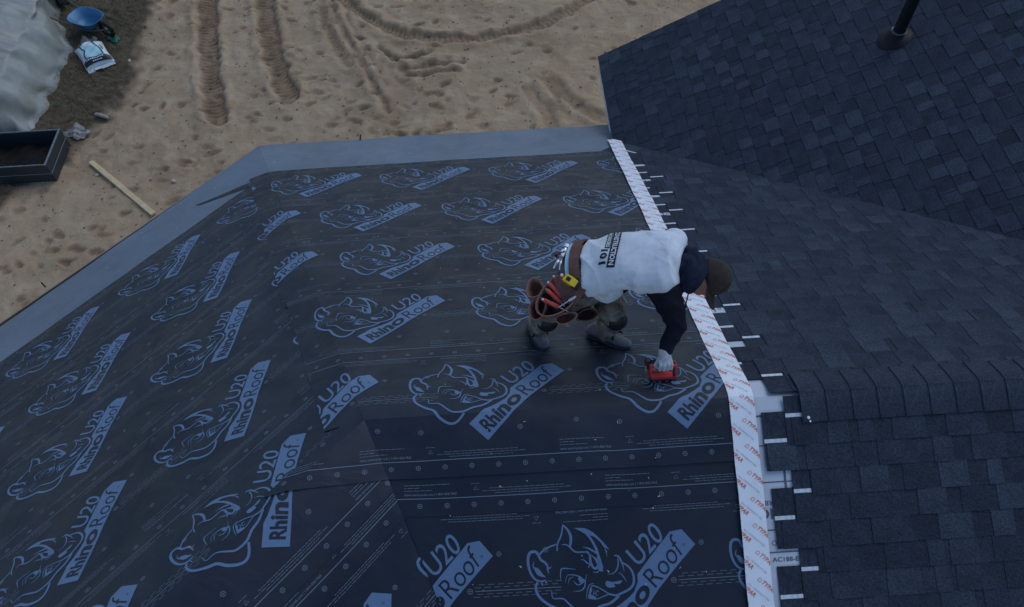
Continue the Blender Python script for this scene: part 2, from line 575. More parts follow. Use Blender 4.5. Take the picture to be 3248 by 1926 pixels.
def cross_mark(F, x, y, r=0.0145):
    F.ring((x, y), r, 0.0030, 12, 2, 1)
    F.rect(x - r * 0.72, y - 0.0014, x + r * 0.72, y + 0.0014, 2, 1)
    F.rect(x - 0.0014, y - r * 0.72, x + 0.0014, y + r * 0.72, 2, 1)

_web = None
def edge_print():
    """one repeat of the print along the lower edge (line at y = 0, text above it)"""
    global _web
    if _web: return _web
    rng = random.Random(4)
    F = Flat()
    F.text('www.eavetopeak.com | 1-800-438-7465', lambda x, y: (0.04 + 0.30 * x, 0.012 + y * 0.020), 0.01, 2, 1, 1)
    for k, (a, b) in enumerate(((0.04, 0.20), (0.04, 0.13), (0.04, 0.30))):
        micro(F, a, b, 0.045 + k * 0.016, 0.0032, rng)
    F.stroke([(0.44, 0.040), (0.452, 0.062), (0.464, 0.040), (0.44, 0.040)], 0.003, 2, 1)
    micro(F, 0.425, 0.48, 0.074, 0.003, rng)
    for k, (a, b) in enumerate(((0.56, 0.93), (0.49, 1.00), (0.53, 0.96))):
        micro(F, a, b, 0.016 + k * 0.014, 0.0032, rng)
    _web = F
    return F

def strip_print(u0, u1, tip_u, logos=True, emb=None, seed=0):
    """print of one roll between u0 and u1; v = 0 on the centre line, line +-0.437, edge +-0.537"""
    rng = random.Random(seed)
    F = Flat()
    k0, k1 = math.floor((u0 - tip_u) / PITCH) - 1, math.ceil((u1 - tip_u) / PITCH) + 1
    W = edge_print()
    for k in range(k0, k1 + 1):
        u = tip_u + k * PITCH
        if logos:
            F.extend(EMBLEM.moved(u, 0))
            x = u - 0.14
            for dx, ln in ((0.1, 0.08), (0.205, 0.09), (0.31, 0.08)):
                pass
            # dashed lines between the emblems
            for j in range(9):
                for yy, off in ((0.034, 0.0), (0.018, 0.045), (-0.018, 0.02), (-0.034, 0.06)):
                    F.rect(x + 0.05 + j * 0.055 - off * 0.5, yy, x + 0.085 + j * 0.055 - off * 0.5, yy + 0.0028, 2, 0)
            F.rect(x + 0.03, -0.002, x + 0.52, 0.002, 2, 0)
            cross_mark(F, x, 0.0, 0.016)
            cross_mark(F, u + 0.035, 0.20, 0.014)
            for dx, dy in ((-0.86, 0.21), (-0.30, -0.27), (0.03, -0.245), (-0.88, -0.27)):
                cross_mark(F, u + dx, dy, 0.015)
        F.extend(W.moved(u - 1.28, -0.437))
        F.extend(W.moved(u - 0.45, 0.437, True))
    for sg in (-1, 1):
        F.rect(u0, sg * 0.437 - 0.0024, u1, sg * 0.437 + 0.0024, 2, 1)
        x = math.floor(u0 / 0.155) * 0.155 + (0.05 if sg > 0 else 0)
        while x < u1:
            cross_mark(F, x, sg * 0.479)
            x += 0.155
    return F

def wave(p):
    """slow undulation of the felt, metres"""
    return 0.0035 * math.sin(p.x * 3.1 + 1.3 * math.sin(p.y * 2.3)) * math.sin(p.y * 4.7 + p.x * 1.1 + 0.6) + 0.0012 * math.sin(p.x * 9 + p.y * 6 + 2 * math.sin(p.y * 3))

CREASES = [((1.0, 0.0), S, 0.05), ((-Q2, -Q2), S, 0.05), ((HIP.x / math.hypot(HIP.x, HIP.y), HIP.y / math.hypot(HIP.x, HIP.y)), 0.383 * S, 0.06)]
def crease_d(x, y):
    best = 9.0
    for (dx, dy), k, r in CREASES:
        t = max(x * dx + y * dy, 0.0)
        best = min(best, math.hypot(x - dx * t, y - dy * t))
    return best
def sag(p):
    """felt bridges ridge and hips in a soft bend"""
    z = 0.0
    for (dx, dy), k, r in CREASES:
        t = max(p.x * dx + p.y * dy, 0.0)
        d = math.hypot(p.x - dx * t, p.y - dy * t)
        if d < 0.6:
            z = min(z, -k * (math.sqrt(d * d + r * r) - d))
    vx, vy_ = VAL.x / math.hypot(VAL.x, VAL.y), VAL.y / math.hypot(VAL.x, VAL.y)
    t = p.x * vx + p.y * vy_
    if t > 0:                                             # and is slung across the valley
        d = abs(-p.x * vy_ + p.y * vx)
        r = 0.30 * min(1, t / 0.5)
        if d < 1.2: z += 0.383 * S * (math.sqrt(d * d + r * r) - d)
    return z
STEP = 0.08
_node = {}
def node(fr, i, j):
    key = (id(fr), i, j)
    if key not in _node:
        q = fr[0] * (i * STEP) + fr[1] * (j * STEP)
        _node[key] = (wave(q), sag(q))
    return _node[key]
def place(fr, u, v, lift):
    a, b = u / STEP, v / STEP
    i, j = math.floor(a), math.floor(b)
    s, t = a - i, b - j
    n00, n10, n01, n11 = node(fr, i, j), node(fr, i + 1, j), node(fr, i, j + 1), node(fr, i + 1, j + 1)
    f = [(n00[k] * (1 - s) + n10[k] * s) * (1 - t) + (n01[k] * (1 - s) + n11[k] * s) * t for k in (0, 1)]
    q = fr[0] * u + fr[1] * v
    q.z += f[1] + (lift + f[0]) * LS
    return q

def add_sheet(mb, region, fr, vc, lift):
    """felt of a convex region, gridded so that it can undulate"""
    us = [p[0] for p in region]
    vs = [p[1] for p in region]
    i0, i1 = math.floor(min(us) / STEP), math.ceil(max(us) / STEP)
    j0, j1 = math.floor(min(vs) / STEP), math.ceil(max(vs) / STEP)
    cache = {}
    hps = []
    k = len(region)
    area = sum(region[i][0] * region[(i + 1) % k][1] - region[(i + 1) % k][0] * region[i][1] for i in range(k))
    sg = 1 if area > 0 else -1
    for i in range(k):
        a, b = region[i], region[(i + 1) % k]
        hps.append(hp2(a, (b[0] - a[0], b[1] - a[1]), sg))
    def vid(p):
        key = (round(p[0], 5), round(p[1], 5))
        if key not in cache:
            cache[key] = len(mb.v)
            mb.v.append(tuple(place(fr, p[0], p[1], lift)))
        return cache[key]
    for i in range(i0, i1):
        for j in range(j0, j1):
            cell = [(i * STEP, j * STEP), ((i + 1) * STEP, j * STEP), ((i + 1) * STEP, (j + 1) * STEP), (i * STEP, (j + 1) * STEP)]
            if not all((p[0] - h[0]) * h[2] + (p[1] - h[1]) * h[3] >= 0 for p in cell for h in hps):
                cell = clip_poly(cell, hps)
            if len(cell) > 2:
                mb.f.append(tuple(vid(p) for p in cell))
                mb.m.append(0)
    return hps

def add_print(mb, flat, hps, fr, vc, lift):
    for tri, m, lay in flat.t:
        pts = [(p[0], p[1] + vc) for p in tri]
        out, cut = False, False
        for (px, py, nx, ny) in hps:
            ds = [(p[0] - px) * nx + (p[1] - py) * ny for p in pts]
            if max(ds) < 0:
                out = True
                break
            if min(ds) < 0: cut = True
        if out: continue
        c = clip_poly(pts, hps) if cut else pts
        if len(c) < 3: continue
        pieces = [c]
        umin, umax = min(p[0] for p in c), max(p[0] for p in c)
        vmin, vmax = min(p[1] for p in c), max(p[1] for p in c)
        big = max(umax - umin, vmax - vmin)
        if big > 0.03:
            q = fr[0] * ((umin + umax) / 2) + fr[1] * ((vmin + vmax) / 2)
            if crease_d(q.x, q.y) < 0.16 + big / 2 or big > 0.10:
                pieces = []
                for i in range(math.floor(umin / STEP), math.ceil(umax / STEP)):
                    col = clip_poly(c, [(i * STEP, 0, 1, 0), ((i + 1) * STEP, 0, -1, 0)])
                    if len(col) < 3: continue
                    for j in range(math.floor(vmin / STEP), math.ceil(vmax / STEP)):
                        ce = clip_poly(col, [(0, j * STEP, 0, 1), (0, (j + 1) * STEP, 0, -1)])
                        if len(ce) > 2: pieces.append(ce)
        for pc in pieces:
            b = len(mb.v)
            for p in pc:
                mb.v.append(tuple(place(fr, p[0], p[1], lift + 0.0014 + 0.0010 * lay)))
            ids = tuple(range(b, b + len(pc)))
            ar = sum(pc[i][0] * pc[(i + 1) % len(pc)][1] - pc[(i + 1) % len(pc)][0] * pc[i][1] for i in range(len(pc)))
            mb.f.append(ids if ar > 0 else ids[::-1])
            mb.m.append(m)

# ------------------------------------------------------------------ the house
house = empty('house', (0, 0, -5.4))
tag(house, 'house under construction with a hip roof, half black felt and half slate shingles', 'house')
HOUSE_OFF = Vector((0, 0, 5.4))
def in_house(o):
    o.parent = house
    o.location = Vector(o.location) + HOUSE_OFF
    return o

EAVE_V = 4.95 * LS
XW, ZW = 2.22, -2.21                 # eave of the shingled wing
VAL_C = XW - ZW / S                  # its valley: x + y = VAL_C
WING_END = 5.84
LEFT_U = -4.2

# --- decks: one slab per slope
def slab(name, pts, n, th, mat):
    n = Vector(n).normalized()
    k = len(pts)
    vs = [Vector(p) - n * (0.03 if mat is M_WOODDECK else 0.004) for p in pts] + [Vector(p) - n * (th + 0.03) for p in pts]
    fs = [tuple(range(k)), tuple(range(2 * k - 1, k - 1, -1))]
    fs += [(i, k + i, k + (i + 1) % k, (i + 1) % k) for i in range(k)]
    return in_house(pydata(name, vs, fs, [mat]))
zf = lambda y: -S * y
hipc = HIP * (EAVE_V / in2(B_FAR, HIP)[1])                     # eave end of the hip
NEAR_END = -3.4
XR = 6.6
slab('roof_deck', [(0, 0, 0), (XR, 0, 0), (XR, VAL_C - XR if VAL_C > XR else 0, zf(max(VAL_C - XR, 0))), (VAL_C - 4.95, 4.95, zf(4.95)), tuple(hipc)], N_FAR, 0.02, M_WOODDECK)
valc = VAL * (-NEAR_END / -VAL.y)
slab('roof_deck', [(0, 0, 0), tuple(valc), (XR, NEAR_END, S * NEAR_END), (XR, 0, 0)], N_NEAR, 0.02, M_WOODDECK)
lu, lv = B_LEFT
pL = lambda u, v: lu * u + lv * v
slab('roof_deck', [(0, 0, 0), tuple(hipc), tuple(pL(LEFT_U, EAVE_V)), tuple(lu * LEFT_U)], N_LEFT, 0.02, M_WOODDECK)
nlu, nlv = F_LNL[0], F_LNL[1]
pNL = lambda u, v: nlu * u + nlv * v
slab('roof_deck', [(0, 0, 0), tuple(lu * LEFT_U), tuple(pNL(LEFT_U, NEAR_END * LS)), tuple(valc)], N_NL, 0.02, M_WOODDECK)
wing = lambda x, y: Vector((x, y, ZW + S * (x - XW)))
N_WING = Vector((-S, 0, 1)).normalized()
slab('roof_deck', [tuple(wing(XW + 0.03, VAL_C - XW - 0.03)), tuple(wing(XR, VAL_C - XR)), tuple(wing(XR, WING_END - 0.02)), tuple(wing(XW + 0.03, WING_END - 0.02))], N_WING, 0.02, M_WOODDECK)
zr = ZW + S * (XR - XW)
slab('roof_deck', [(XR, -3.4, zr), (XR + 4.38, -3.4, ZW), (XR + 4.38, WING_END, ZW), (XR, WING_END, zr)], (S, 0, 1), 0.02, M_SHINGLE)
# --- walls, fascias and soffits below the eaves
wl_ = MB()
for (x0, y0), (x1, y1) in (((-1.8, 4.45), (2.7, 4.45)), ((2.7, 4.45), (2.7, 5.5)), ((2.7, 5.5), (XR + 4, 5.5)), ((XR + 4, 5.5), (XR + 4, -3)), ((XR + 4, -3), (0.9, -3)), ((0.9, -3), (-1.9, -5.2)), ((-1.9, -5.2), (-5.9, -0.6)), ((-5.9, -0.6), (-1.8, 4.45))):
    d = Vector((x1 - x0, y1 - y0, 0))
    M = basis(d, (0, 0, 1))
    wl_.box(((x0 + x1) / 2, (y0 + y1) / 2, -4.05), (d.length, 0.14, 2.7), M)
in_house(wl_.build('wall', M_WALL))
gb = MB()
gx = [(XW + 0.35, -2.72), (XW + 0.35, ZW + 0.1), (XR, zr - 0.06), (XR + 4.03, ZW + 0.1), (XR + 4.03, -2.72)]
gb.add([(x, 5.43, z) for x, z in gx] + [(x, 5.57, z) for x, z in gx], [(0, 1, 2, 3, 4), (9, 8, 7, 6, 5)] + [(i, 5 + i, 5 + (i + 1) % 5, (i + 1) % 5) for i in range(5)])
in_house(gb.build('gable_wall', M_WALL))

def fascia(a, b, out):
    """board and bent metal drip edge along an eave; out = horizontal outward direction"""
    a, b, out = Vector(a), Vector(b), Vector(out).normalized()
    d = b - a
    M = basis(d, (0, 0, 1))
    fb = MB()
    fb.box((a + b) / 2 - out * 0.02 + Vector((0, 0, -0.125)), (d.length, 0.022, 0.19), M)
    in_house(fb.build('fascia', M_WALL))
    de = MB()
    de.box((a + b) / 2 + out * 0.004 + Vector((0, 0, -0.008)), (d.length, 0.012, 0.010), M)
    de.box((a + b) / 2 + out * 0.004 + Vector((0, 0, -0.035)), (d.length, 0.003, 0.05), M)
    in_house(de.build('drip_edge', M_METAL))
    so = MB()
    so.box((a + b) / 2 - out * 0.25 + Vector((0, 0, -0.225)), (d.length, 0.44, 0.012), M)
    in_house(so.build('soffit', M_WALL))
fascia(hipc, (2.55, 4.95, zf(4.95)), (0, 1, 0))
fascia(pL(LEFT_U, EAVE_V), hipc, (-Q2, Q2, 0))
fascia((XW, VAL_C - XW + 0.2, ZW), (XW, WING_END, ZW), (-1, 0, 0))

# ------------------------------------------------------------------ grey eave membrane
gm = MB()
hb = [hp2(ZERO, hip_f, -1)]
gw = clip_poly([(-4, 4.46), (2.45, 4.46), (2.45, EAVE_V + 0.012), (-4, EAVE_V + 0.012)], hb)
add_sheet(gm, gw, F_FAR, 0, 0.002)
for i, v in enumerate(gm.v):
    pass
in_house(gm.build('grey_membrane', M_GREY, smooth=True))
gm = MB()
gw = clip_poly([(LEFT_U, 4.46), (3, 4.46), (3, EAVE_V + 0.03), (LEFT_U, EAVE_V - 0.20)], [hp2(ZERO, hip_l, 1)])
add_sheet(gm, gw, F_LEFT, 0, 0.002)
in_house(gm.build('grey_membrane', M_GREY, smooth=True))

# ------------------------------------------------------------------ printed felt, roll by roll
FELT_MATS = [M_FELT, M_BLUE, M_PALE]
def felt(pieces, vc, tip_u, u0, u1, seed, logos=True):
    """pieces: (region half planes, frame, lift)"""
    sheet, prn = MB(), MB()
    F = strip_print(u0, u1, tip_u, logos, seed=seed)
    for hps, fr, lift in pieces:
        rect = [(u0, vc - 0.537), (u1, vc - 0.537), (u1, vc + 0.537), (u0, vc + 0.537)]
        reg = clip_poly(rect, hps)
        if len(reg) < 3: continue
        full = add_sheet(sheet, reg, fr, vc, lift)
        add_print(prn, F, full, fr, vc, lift)
    o = in_house(sheet.build('felt_strip', M_FELT, smooth=True))
    p = prn.build('felt_print', FELT_MATS, o)
    return o

def off_hp(d, side, dist):
    """half plane parallel to a line through the origin, keeping everything within dist on that side"""
    n = (-d[1] * side, d[0] * side)
    l = math.hypot(*n)
    n = (n[0] / l, n[1] / l)
    return (n[0] * dist, n[1] * dist, -n[0], -n[1])

rnd = random.Random(11)
# left slope
val_l = in2(B_LEFT, R_LNL.inverted() @ VAL)
LEFT_ROWS = [(4.005, 0.617), (3.01, 0.637), (2.03, 0.29), (1.058, -0.027), (0.096, -0.267)]
for k, (vc, tu) in enumerate(LEFT_ROWS):
    pcs = [([hp2(ZERO, hip_l, 1), (0, 0, 0, 1)], F_LEFT, 0.003 + 0.0036 * k)]
    if k == 4:
        pcs.append(([(0, 0, 0, -1), hp2(ZERO, val_l, -1)], F_LNL, 0.0174))
    felt(pcs, vc, tu, -3.3, 2.4, k)
felt([([(0, -0.2, 0, -1), hp2(ZERO, val_l, -1)], F_LNL, 0.010)], -0.058, 0.2, -3.3, 1.2, 7, False)
felt([([(0, -0.2, 0, -1), hp2(ZERO, val_l, -1)], F_LNL, 0.003)], -1.02, 0.62, -3.3, 1.2, 8)
# far slope and over the ridge
FAR_ROWS = [(4.024, 0.569), (3.059, 0.114), (2.092, 0.464), (1.157, 0.423), (0.163, 0.049)]
for k, (vc, tu) in enumerate(FAR_ROWS):
    lift = 0.0085 + 0.0040 * k
    jag = 0.24 + rnd.uniform(-0.03, 0.03)
    pcs = [([hp2(ZERO, hip_f, -1), (0, 0, 0, 1)], F_FAR, lift),
           ([hp2(ZERO, hip_f, 1), off_hp(hip_f, 1, jag), (0, 0, 0, 1)], F_FL, lift)]
    if k == 4:
        pcs.append(([(0, 0, 0, -1), hp2(ZERO, val_n, 1)], F_NEAR, lift))
        pcs.append(([hp2(ZERO, val_n, -1), hp2(ZERO, rid2_n, 1)], F_NNL, lift))
        pcs.append(([hp2(ZERO, rid2_n, -1), off_hp(rid2_n, -1, 0.10), (0, 0, 0, -1)], F_NNLL, lift))
    felt(pcs, vc, tu, -2.4, 2.2, 20 + k)
# near slope below the ridge
felt([([(0, -0.25, 0, -1), hp2(ZERO, val_n, 1)], F_NEAR, 0.013)], -0.053, 0.3, -0.2, 2.25, 30, False)
felt([([(0, -0.5, 0, -1), hp2(ZERO, val_n, 1)], F_NEAR, 0.008)], -1.015, 0.711, -0.2, 2.25, 31)
felt([([(0, -1.4, 0, -1), hp2(ZERO, val_n, 1)], F_NEAR, 0.004)], -1.98, 0.3, -0.2, 2.25, 32)
felt([([(0, -2.4, 0, -1), hp2(ZERO, val_n, 1)], F_NEAR, 0.001)], -2.95, 0.9, -0.2, 2.25, 33)

# ------------------------------------------------------------------ white membrane under the shingle ends
for fr, v0, v1 in ((F_FAR, 0.0, 4.75), (F_NEAR, -2.2, 0.0)):
    sh, pr = MB(), MB()
    hp = add_sheet(sh, [(2.17, v0), (2.62, v0), (2.62, v1), (2.17, v1)], fr, 0, 0.0035)
    F = Flat()
    if fr is F_NEAR:
        for y in (-0.295, -0.505, -0.775, -0.90, -1.35):
            F.rect(2.29, y, 2.6, y + 0.006, 0, 1)
        F.rect(2.34, -0.20, 2.352, -0.115, 0, 1)
        F.rect(2.30, -0.125, 2.352, -0.115, 0, 1)
        F.rect(2.425, -0.54, 2.437, -0.44, 0, 1)
        F.text('BARRIER', lambda x, y: (2.43 - 0.17 * x, -0.605 - 0.028 * y), 0.01, 0, 1, 2)
        F.text('BIG', lambda x, y: (2.39 - 0.13 * x, -0.650 - 0.060 * y), 0.03, 0, 1, 2)
        F.ring((2.33, -0.845), 0.014, 0.003, 12, 0, 1)
        F.text('AC188-ES', lambda x, y: (2.31 + 0.17 * x, -0.950 + 0.026 * y), 0.01, 0, 1, 2)
    else:
        for y in (4.52, 3.57, 2.71, 1.85, 1.0):
            F.rect(2.33, y - 0.03, 2.338, y + 0.05, 0, 1)
            F.ring((2.37, y + 0.01), 0.013, 0.004, 10, 0, 1)
    sh_o = in_house(sh.build('white_membrane', M_WHITEM, smooth=True))
    add_print(pr, F, hp, fr, 0, 0.0035)
    pr.build('membrane_print', [M_DKPRINT], sh_o)

# ------------------------------------------------------------------ shingles
EXPO = 0.1446
SH_LEN = 0.337
TILT = 0.0095
def prism(mb, tones, poly, z0, z1, tone):
    if len(poly) < 3: return
    k = len(poly)
    b = len(mb.v)
    sz = lambda y: TILT * (1 - y / SH_LEN)
    mb.v += [(p[0], p[1], sz(p[1]) + z0) for p in poly] + [(p[0], p[1], sz(p[1]) + z1) for p in poly]
    fs = [tuple(range(b + k - 1, b - 1, -1)), tuple(range(b + k, b + 2 * k))]
    fs += [(b + i, b + (i + 1) % k, b + k + (i + 1) % k, b + k + i) for i in range(k)]
    mb.f += fs
    mb.m += [0] * len(fs)
    tones += [tone] * len(fs)

def shingle_mesh(seed, w=1.0, hps=()):
    rng = random.Random(seed)
    mb, tones = MB(), []
    base_t = rng.uniform(0.05, 0.30)
    prism(mb, tones, clip_poly([(0, 0), (w, 0), (w, SH_LEN), (0, SH_LEN)], hps), 0.0, 0.0036, base_t)
    x = rng.uniform(-0.05, 0.04)
    while x < w:
        tw = rng.choice((0.09, 0.13, 0.17, 0.20, 0.24))
        a, b = max(x, 0), min(x + tw, w)
        if b - a > 0.02:
            sl = rng.uniform(-0.004, 0.004)
            prism(mb, tones, clip_poly([(a + 0.001, -0.0015), (b - 0.001, -0.0015), (b - 0.001 + sl, EXPO + 0.012), (a + 0.001 - sl, EXPO + 0.012)], hps), 0.0037, 0.0068,
                  rng.choice((0.1, 0.22, 0.35, 0.45, 0.62, 0.8)))
        x += tw + rng.choice((0.05, 0.08, 0.11, 0.15))
    me = bpy.data.meshes.new('shingle')
    me.from_pydata(mb.v, [], mb.f)
    me.materials.append(M_SHINGLE)
    at = me.attributes.new('tone', 'FLOAT', 'FACE')
    at.data.foreach_set('value', tones)
    me.update()
    return me
FULL = [shingle_mesh(900 + i) for i in range(14)]
n_sh = [0]
def course(O, Y, n, a0, a1, seed, hps=(), strip=None, stop=None):
    """one course: O = butt line origin, Y = uphill; shingles from a0 to a1 along X = Y x n"""
    Y, n = Vector(Y).normalized(), Vector(n).normalized()
    X = Y.cross(n)
    R = Matrix((X, Y, n)).transposed()
    rng = random.Random(seed)
    x = a0 - rng.uniform(0, 0.75)
    first = True
    res = []
    while x < a1:
        lo, hi = max(x, a0), min(x + 1.0, a1)
        if hi - lo > 0.03:
            corners = [(lo, 0), (hi, 0), (hi, SH_LEN), (lo, SH_LEN)]
            local = [(px - lo, py, nx, ny) for px, py, nx, ny in hps]
            pol = clip_poly(corners, hps)
            ar = 0
            if len(pol) > 2:
                ar = abs(sum(pol[i][0] * pol[(i + 1) % len(pol)][1] - pol[(i + 1) % len(pol)][0] * pol[i][1] for i in range(len(pol)))) / 2
            if ar > 0.004:
                full = hi - lo > 0.995 and ar > 0.999 * SH_LEN * (hi - lo)
                me = FULL[rng.randrange(len(FULL))] if full else shingle_mesh(rng.random(), hi - lo, local)
                o = bpy.data.objects.new('shingle', me)
                C.objects.link(o)
                o.matrix_world = Matrix.Translation(Vector(O) + X * lo + n * (0.006 + rng.uniform(-0.0004, 0.0008)) + Y * rng.uniform(-0.003, 0.003)) @ R.to_4x4()
                o.parent = house
                o.location = o.location + HOUSE_OFF
                n_sh[0] += 1
                res.append((o, lo, hi))
        x += 1.0
    return res

def release_strip(o, lo, hi):
    """white plastic strip on the bare upper part of a shingle, local x range"""
    mb = MB()
    sz = lambda y: TILT * (1 - y / SH_LEN) + 0.0036
    y0, y1 = 0.160, 0.182
    vs = []
    for z in (0.0002, 0.0012):
        vs += [(lo, y0, sz(y0) + z), (hi, y0, sz(y0) + z), (hi, y1, sz(y1) + z), (lo, y1, sz(y1) + z)]
    mb.add(vs, [(3, 2, 1, 0), (4, 5, 6, 7), (0, 1, 5, 4), (1, 2, 6, 5), (2, 3, 7, 6), (3, 0, 4, 7)])
    r = mb.build('release_strip', M_LABEL, o)
    return r

# far slope, butts towards the eave; X runs to -x so a = -x
ENDS = (2.265, 2.40, 2.53)
for k in range(-3, 27):
    vb = 3.96 - EXPO * k
    t = k % 3
    xl = ENDS[t] + random.Random(k).uniform(-0.012, 0.012)
    O = Vector((0, vb / LS, -S * vb / LS))
    # keep x + y <= VAL_C - 0.02 : -a + (vb - yl)/LS <= c
    c = VAL_C - 0.015
    h = (-(c - vb / LS), 0.0, 1.0, 1.0 / LS)
    if -(c - vb / LS) > -xl - 0.1: continue
    res = course(O, (0, -1, S), N_FAR, -XR, -xl, 100 + k, [h, (0, vb - 0.01, 0, -1)])
    if res and t in (0, 1) and k >= -1:
        o, lo, hi = res[-1]
        nx = ENDS[t + 1]
        a, b = max(-nx - lo + 0.004, 0.0), (-xl - lo) - 0.002
        if b > a + 0.02: release_strip(o, a, b)
# near slope, butts towards the camera
ENDN = (2.335, 2.465, 2.575)
for j in range(-7, 6):
    vb = 0.873 - EXPO * j
    t = j % 3
    if vb < 0.10: continue
    xl = ENDN[t] + random.Random(500 + j).uniform(-0.012, 0.012)
    O = Vector((0, -vb / LS, -S * vb / LS))
    res = course(O, (0, 1, S), N_NEAR, xl, XR - 0.4, 300 + j, [(0, vb - 0.01, 0, -1)])
    if res and t in (0, 1):
        o, lo, hi = res[0]
        release_strip(o, 0.002, ENDN[t + 1] - xl - 0.004)
# wing slope, butts towards its eave; X runs to -y so a = -y
k = 0
while True:
    wb = -0.012 + EXPO * k
    if wb > (XR - XW) * LS - 0.35: break
    O = wing(XW + wb / LS, 0)
    xb = XW + wb / LS
    # x + y >= VAL_C : (xb + yl/LS) - a >= c
    c = VAL_C - 0.01
    h = (xb - c, 0.0, -1.0, 1.0 / LS)
    course(O, (1, 0, S), N_WING, -WING_END, -(VAL_C - xb - 0.33), 600 + k, [h])
    k += 1
# shingles laid along the valley, under the cut ends of the courses
vdir = Vector((1, -1, S)).normalized()                 # up the valley
vin = N_FAR.cross(vdir).normalized()
if vin.dot(Vector((-1, -1, 0))) < 0: vin = -vin        # from the valley into the main slope
p0 = Vector((2.285, VAL_C - 2.285, -S * (VAL_C - 2.285)))
Xv = vin.cross(N_FAR)
for i in range(2):
    me_ = shingle_mesh(771 + i, 1.0)
    o = bpy.data.objects.new('shingle', me_)
    C.objects.link(o)
    st_ = p0 + vdir * (i * 1.0) + vin * 0.012 + N_FAR * (0.0035 + 0.001 * i)
    if Xv.dot(vdir) < 0: st_ = st_ + vdir * 1.0
    o.matrix_world = Matrix.Translation(st_) @ Matrix((Xv, vin, N_FAR)).transposed().to_4x4()
    o.parent = house
    o.location = o.location + HOUSE_OFF
    if i == 0:
        q0, q1 = 0.18, 0.64
        if Xv.dot(vdir) < 0: q0, q1 = 1 - q1, 1 - q0
        rs_ = release_strip(o, q0, q1)
# ridge caps: bent plates, butts to the left
capv = []
for side in (-1, 1):
    pass
def cap_mesh(seed):
    rng = random.Random(seed)
    mb, tones = MB(), []
    prof = [(-0.165, 0.0), (-0.10, 0.0), (-0.035, 0.001), (0.0, 0.0), (0.035, 0.001), (0.10, 0.0), (0.165, 0.0)]
    def pt(x, y, lift):
        a = abs(y)
        zz = -S * a + 0.010 * math.exp(-(a / 0.03) ** 2) * -1
        nrm = Vector((0, S if y > 0 else -S, 1)).normalized() if a > 0.02 else Vector((0, 0, 1))
        return Vector((x, y / LS * 1.02, -S * a / LS)) + nrm * (lift + 0.010) - Vector((0, 0, 0.006 * math.exp(-(a / 0.02) ** 2)))
    k = len(prof)
    w = 0.31
    vs = []
    for x, l in ((0.0, 0.013), (w, 0.0)):
        for th in (0.0, 0.007):
            vs += [pt(x, y, l + th) for y, _ in prof]
    fs = []
    for i in range(k - 1):
        fs += [(i, i + 1, 2 * k + i + 1, 2 * k + i), (k + i, 3 * k + i, 3 * k + i + 1, k + i + 1), (i, k + i, k + i + 1, i + 1), (2 * k + i, 2 * k + i + 1, 3 * k + i + 1, 3 * k + i)]
    for e in (0, k - 1):
        fs.append((e, 2 * k + e, 3 * k + e, k + e))
    me = bpy.data.meshes.new('ridge_cap')
    me.from_pydata([tuple(v) for v in vs], [], fs)
    me.materials.append(M_SHINGLE)
    at = me.attributes.new('tone', 'FLOAT', 'FACE')
    at.data.foreach_set('value', [rng.uniform(0.3, 0.65)] * len(fs))
    bm = bmesh.new(); bm.from_mesh(me)
    bmesh.ops.recalc_face_normals(bm, faces=bm.faces[:]); bm.to_mesh(me); bm.free()
    return me
CAPS = [cap_mesh(40 + i) for i in range(5)]
for i in range(25):
    o = bpy.data.objects.new('ridge_cap', CAPS[(i * 3) % 5])
    C.objects.link(o)
    o.location = (2.56 + i * 0.152, 0, 0)
    in_house(o)

# ------------------------------------------------------------------ seam tape up the slope, over the ridge
tp, pr = MB(), MB()
def tape_print():
    F = Flat()
    v = -3.0
    ca, sa = math.cos(RAD(-43)), math.sin(RAD(-43))
    while v < 5.2:
        for du, ph in ((0.066, 0.0), (-0.052, -0.008)):
            u, vv = 2.145 + du, v + ph
            at = lambda a, b: (u + ca * a - sa * b, vv + sa * a + ca * b)
            F.text('TYPAR', lambda x, y: at(0.024 + 0.098 * x + 0.006 * y, 0.024 * y), 0.02, 0, 1, 1)
            F.stroke([at(*q) for q in ((0.0, 0.0), (0.0, 0.013), (0.0095, 0.022), (0.019, 0.013), (0.019, 0.0), (0.0, 0.0))], 0.0028, 0, 1)
            F.text('ALL-TEMPERATURE', lambda x, y: at(-0.030 + 0.150 * x, -0.052 + 0.0095 * y), 0.0, 1, 1, 1)
        v += 0.150
    return F
TPF = tape_print()
for fr, v0, v1 in ((F_FAR, 0.0, 4.39 * LS), (F_NEAR, -2.9, 0.0)):
    hp = add_sheet(tp, [(2.145, v0), (2.292, v0), (2.292, v1), (2.145, v1 - 0.03 if v1 > 0 else v1)], fr, 0, 0.030)
    add_print(pr, TPF, hp, fr, 0, 0.030)
def wob(p_):
    s_ = p_[1] * LS
    return (p_[0] + 0.0035 * math.sin(2.3 * s_ + 0.6) + 0.0022 * math.sin(7.1 * s_) + 0.0012 * math.sin(19 * s_), p_[1], p_[2] + 0.0018 * math.sin(31 * s_ + 9 * p_[0]) * math.sin(5 * s_))
tp.v = [wob(p_) for p_ in tp.v]
pr.v = [wob(p_) for p_ in pr.v]
tape = in_house(tp.build('seam_tape', M_TAPE, smooth=True))
pr.build('tape_print', [M_ORANGE, M_TPRINT], tape)

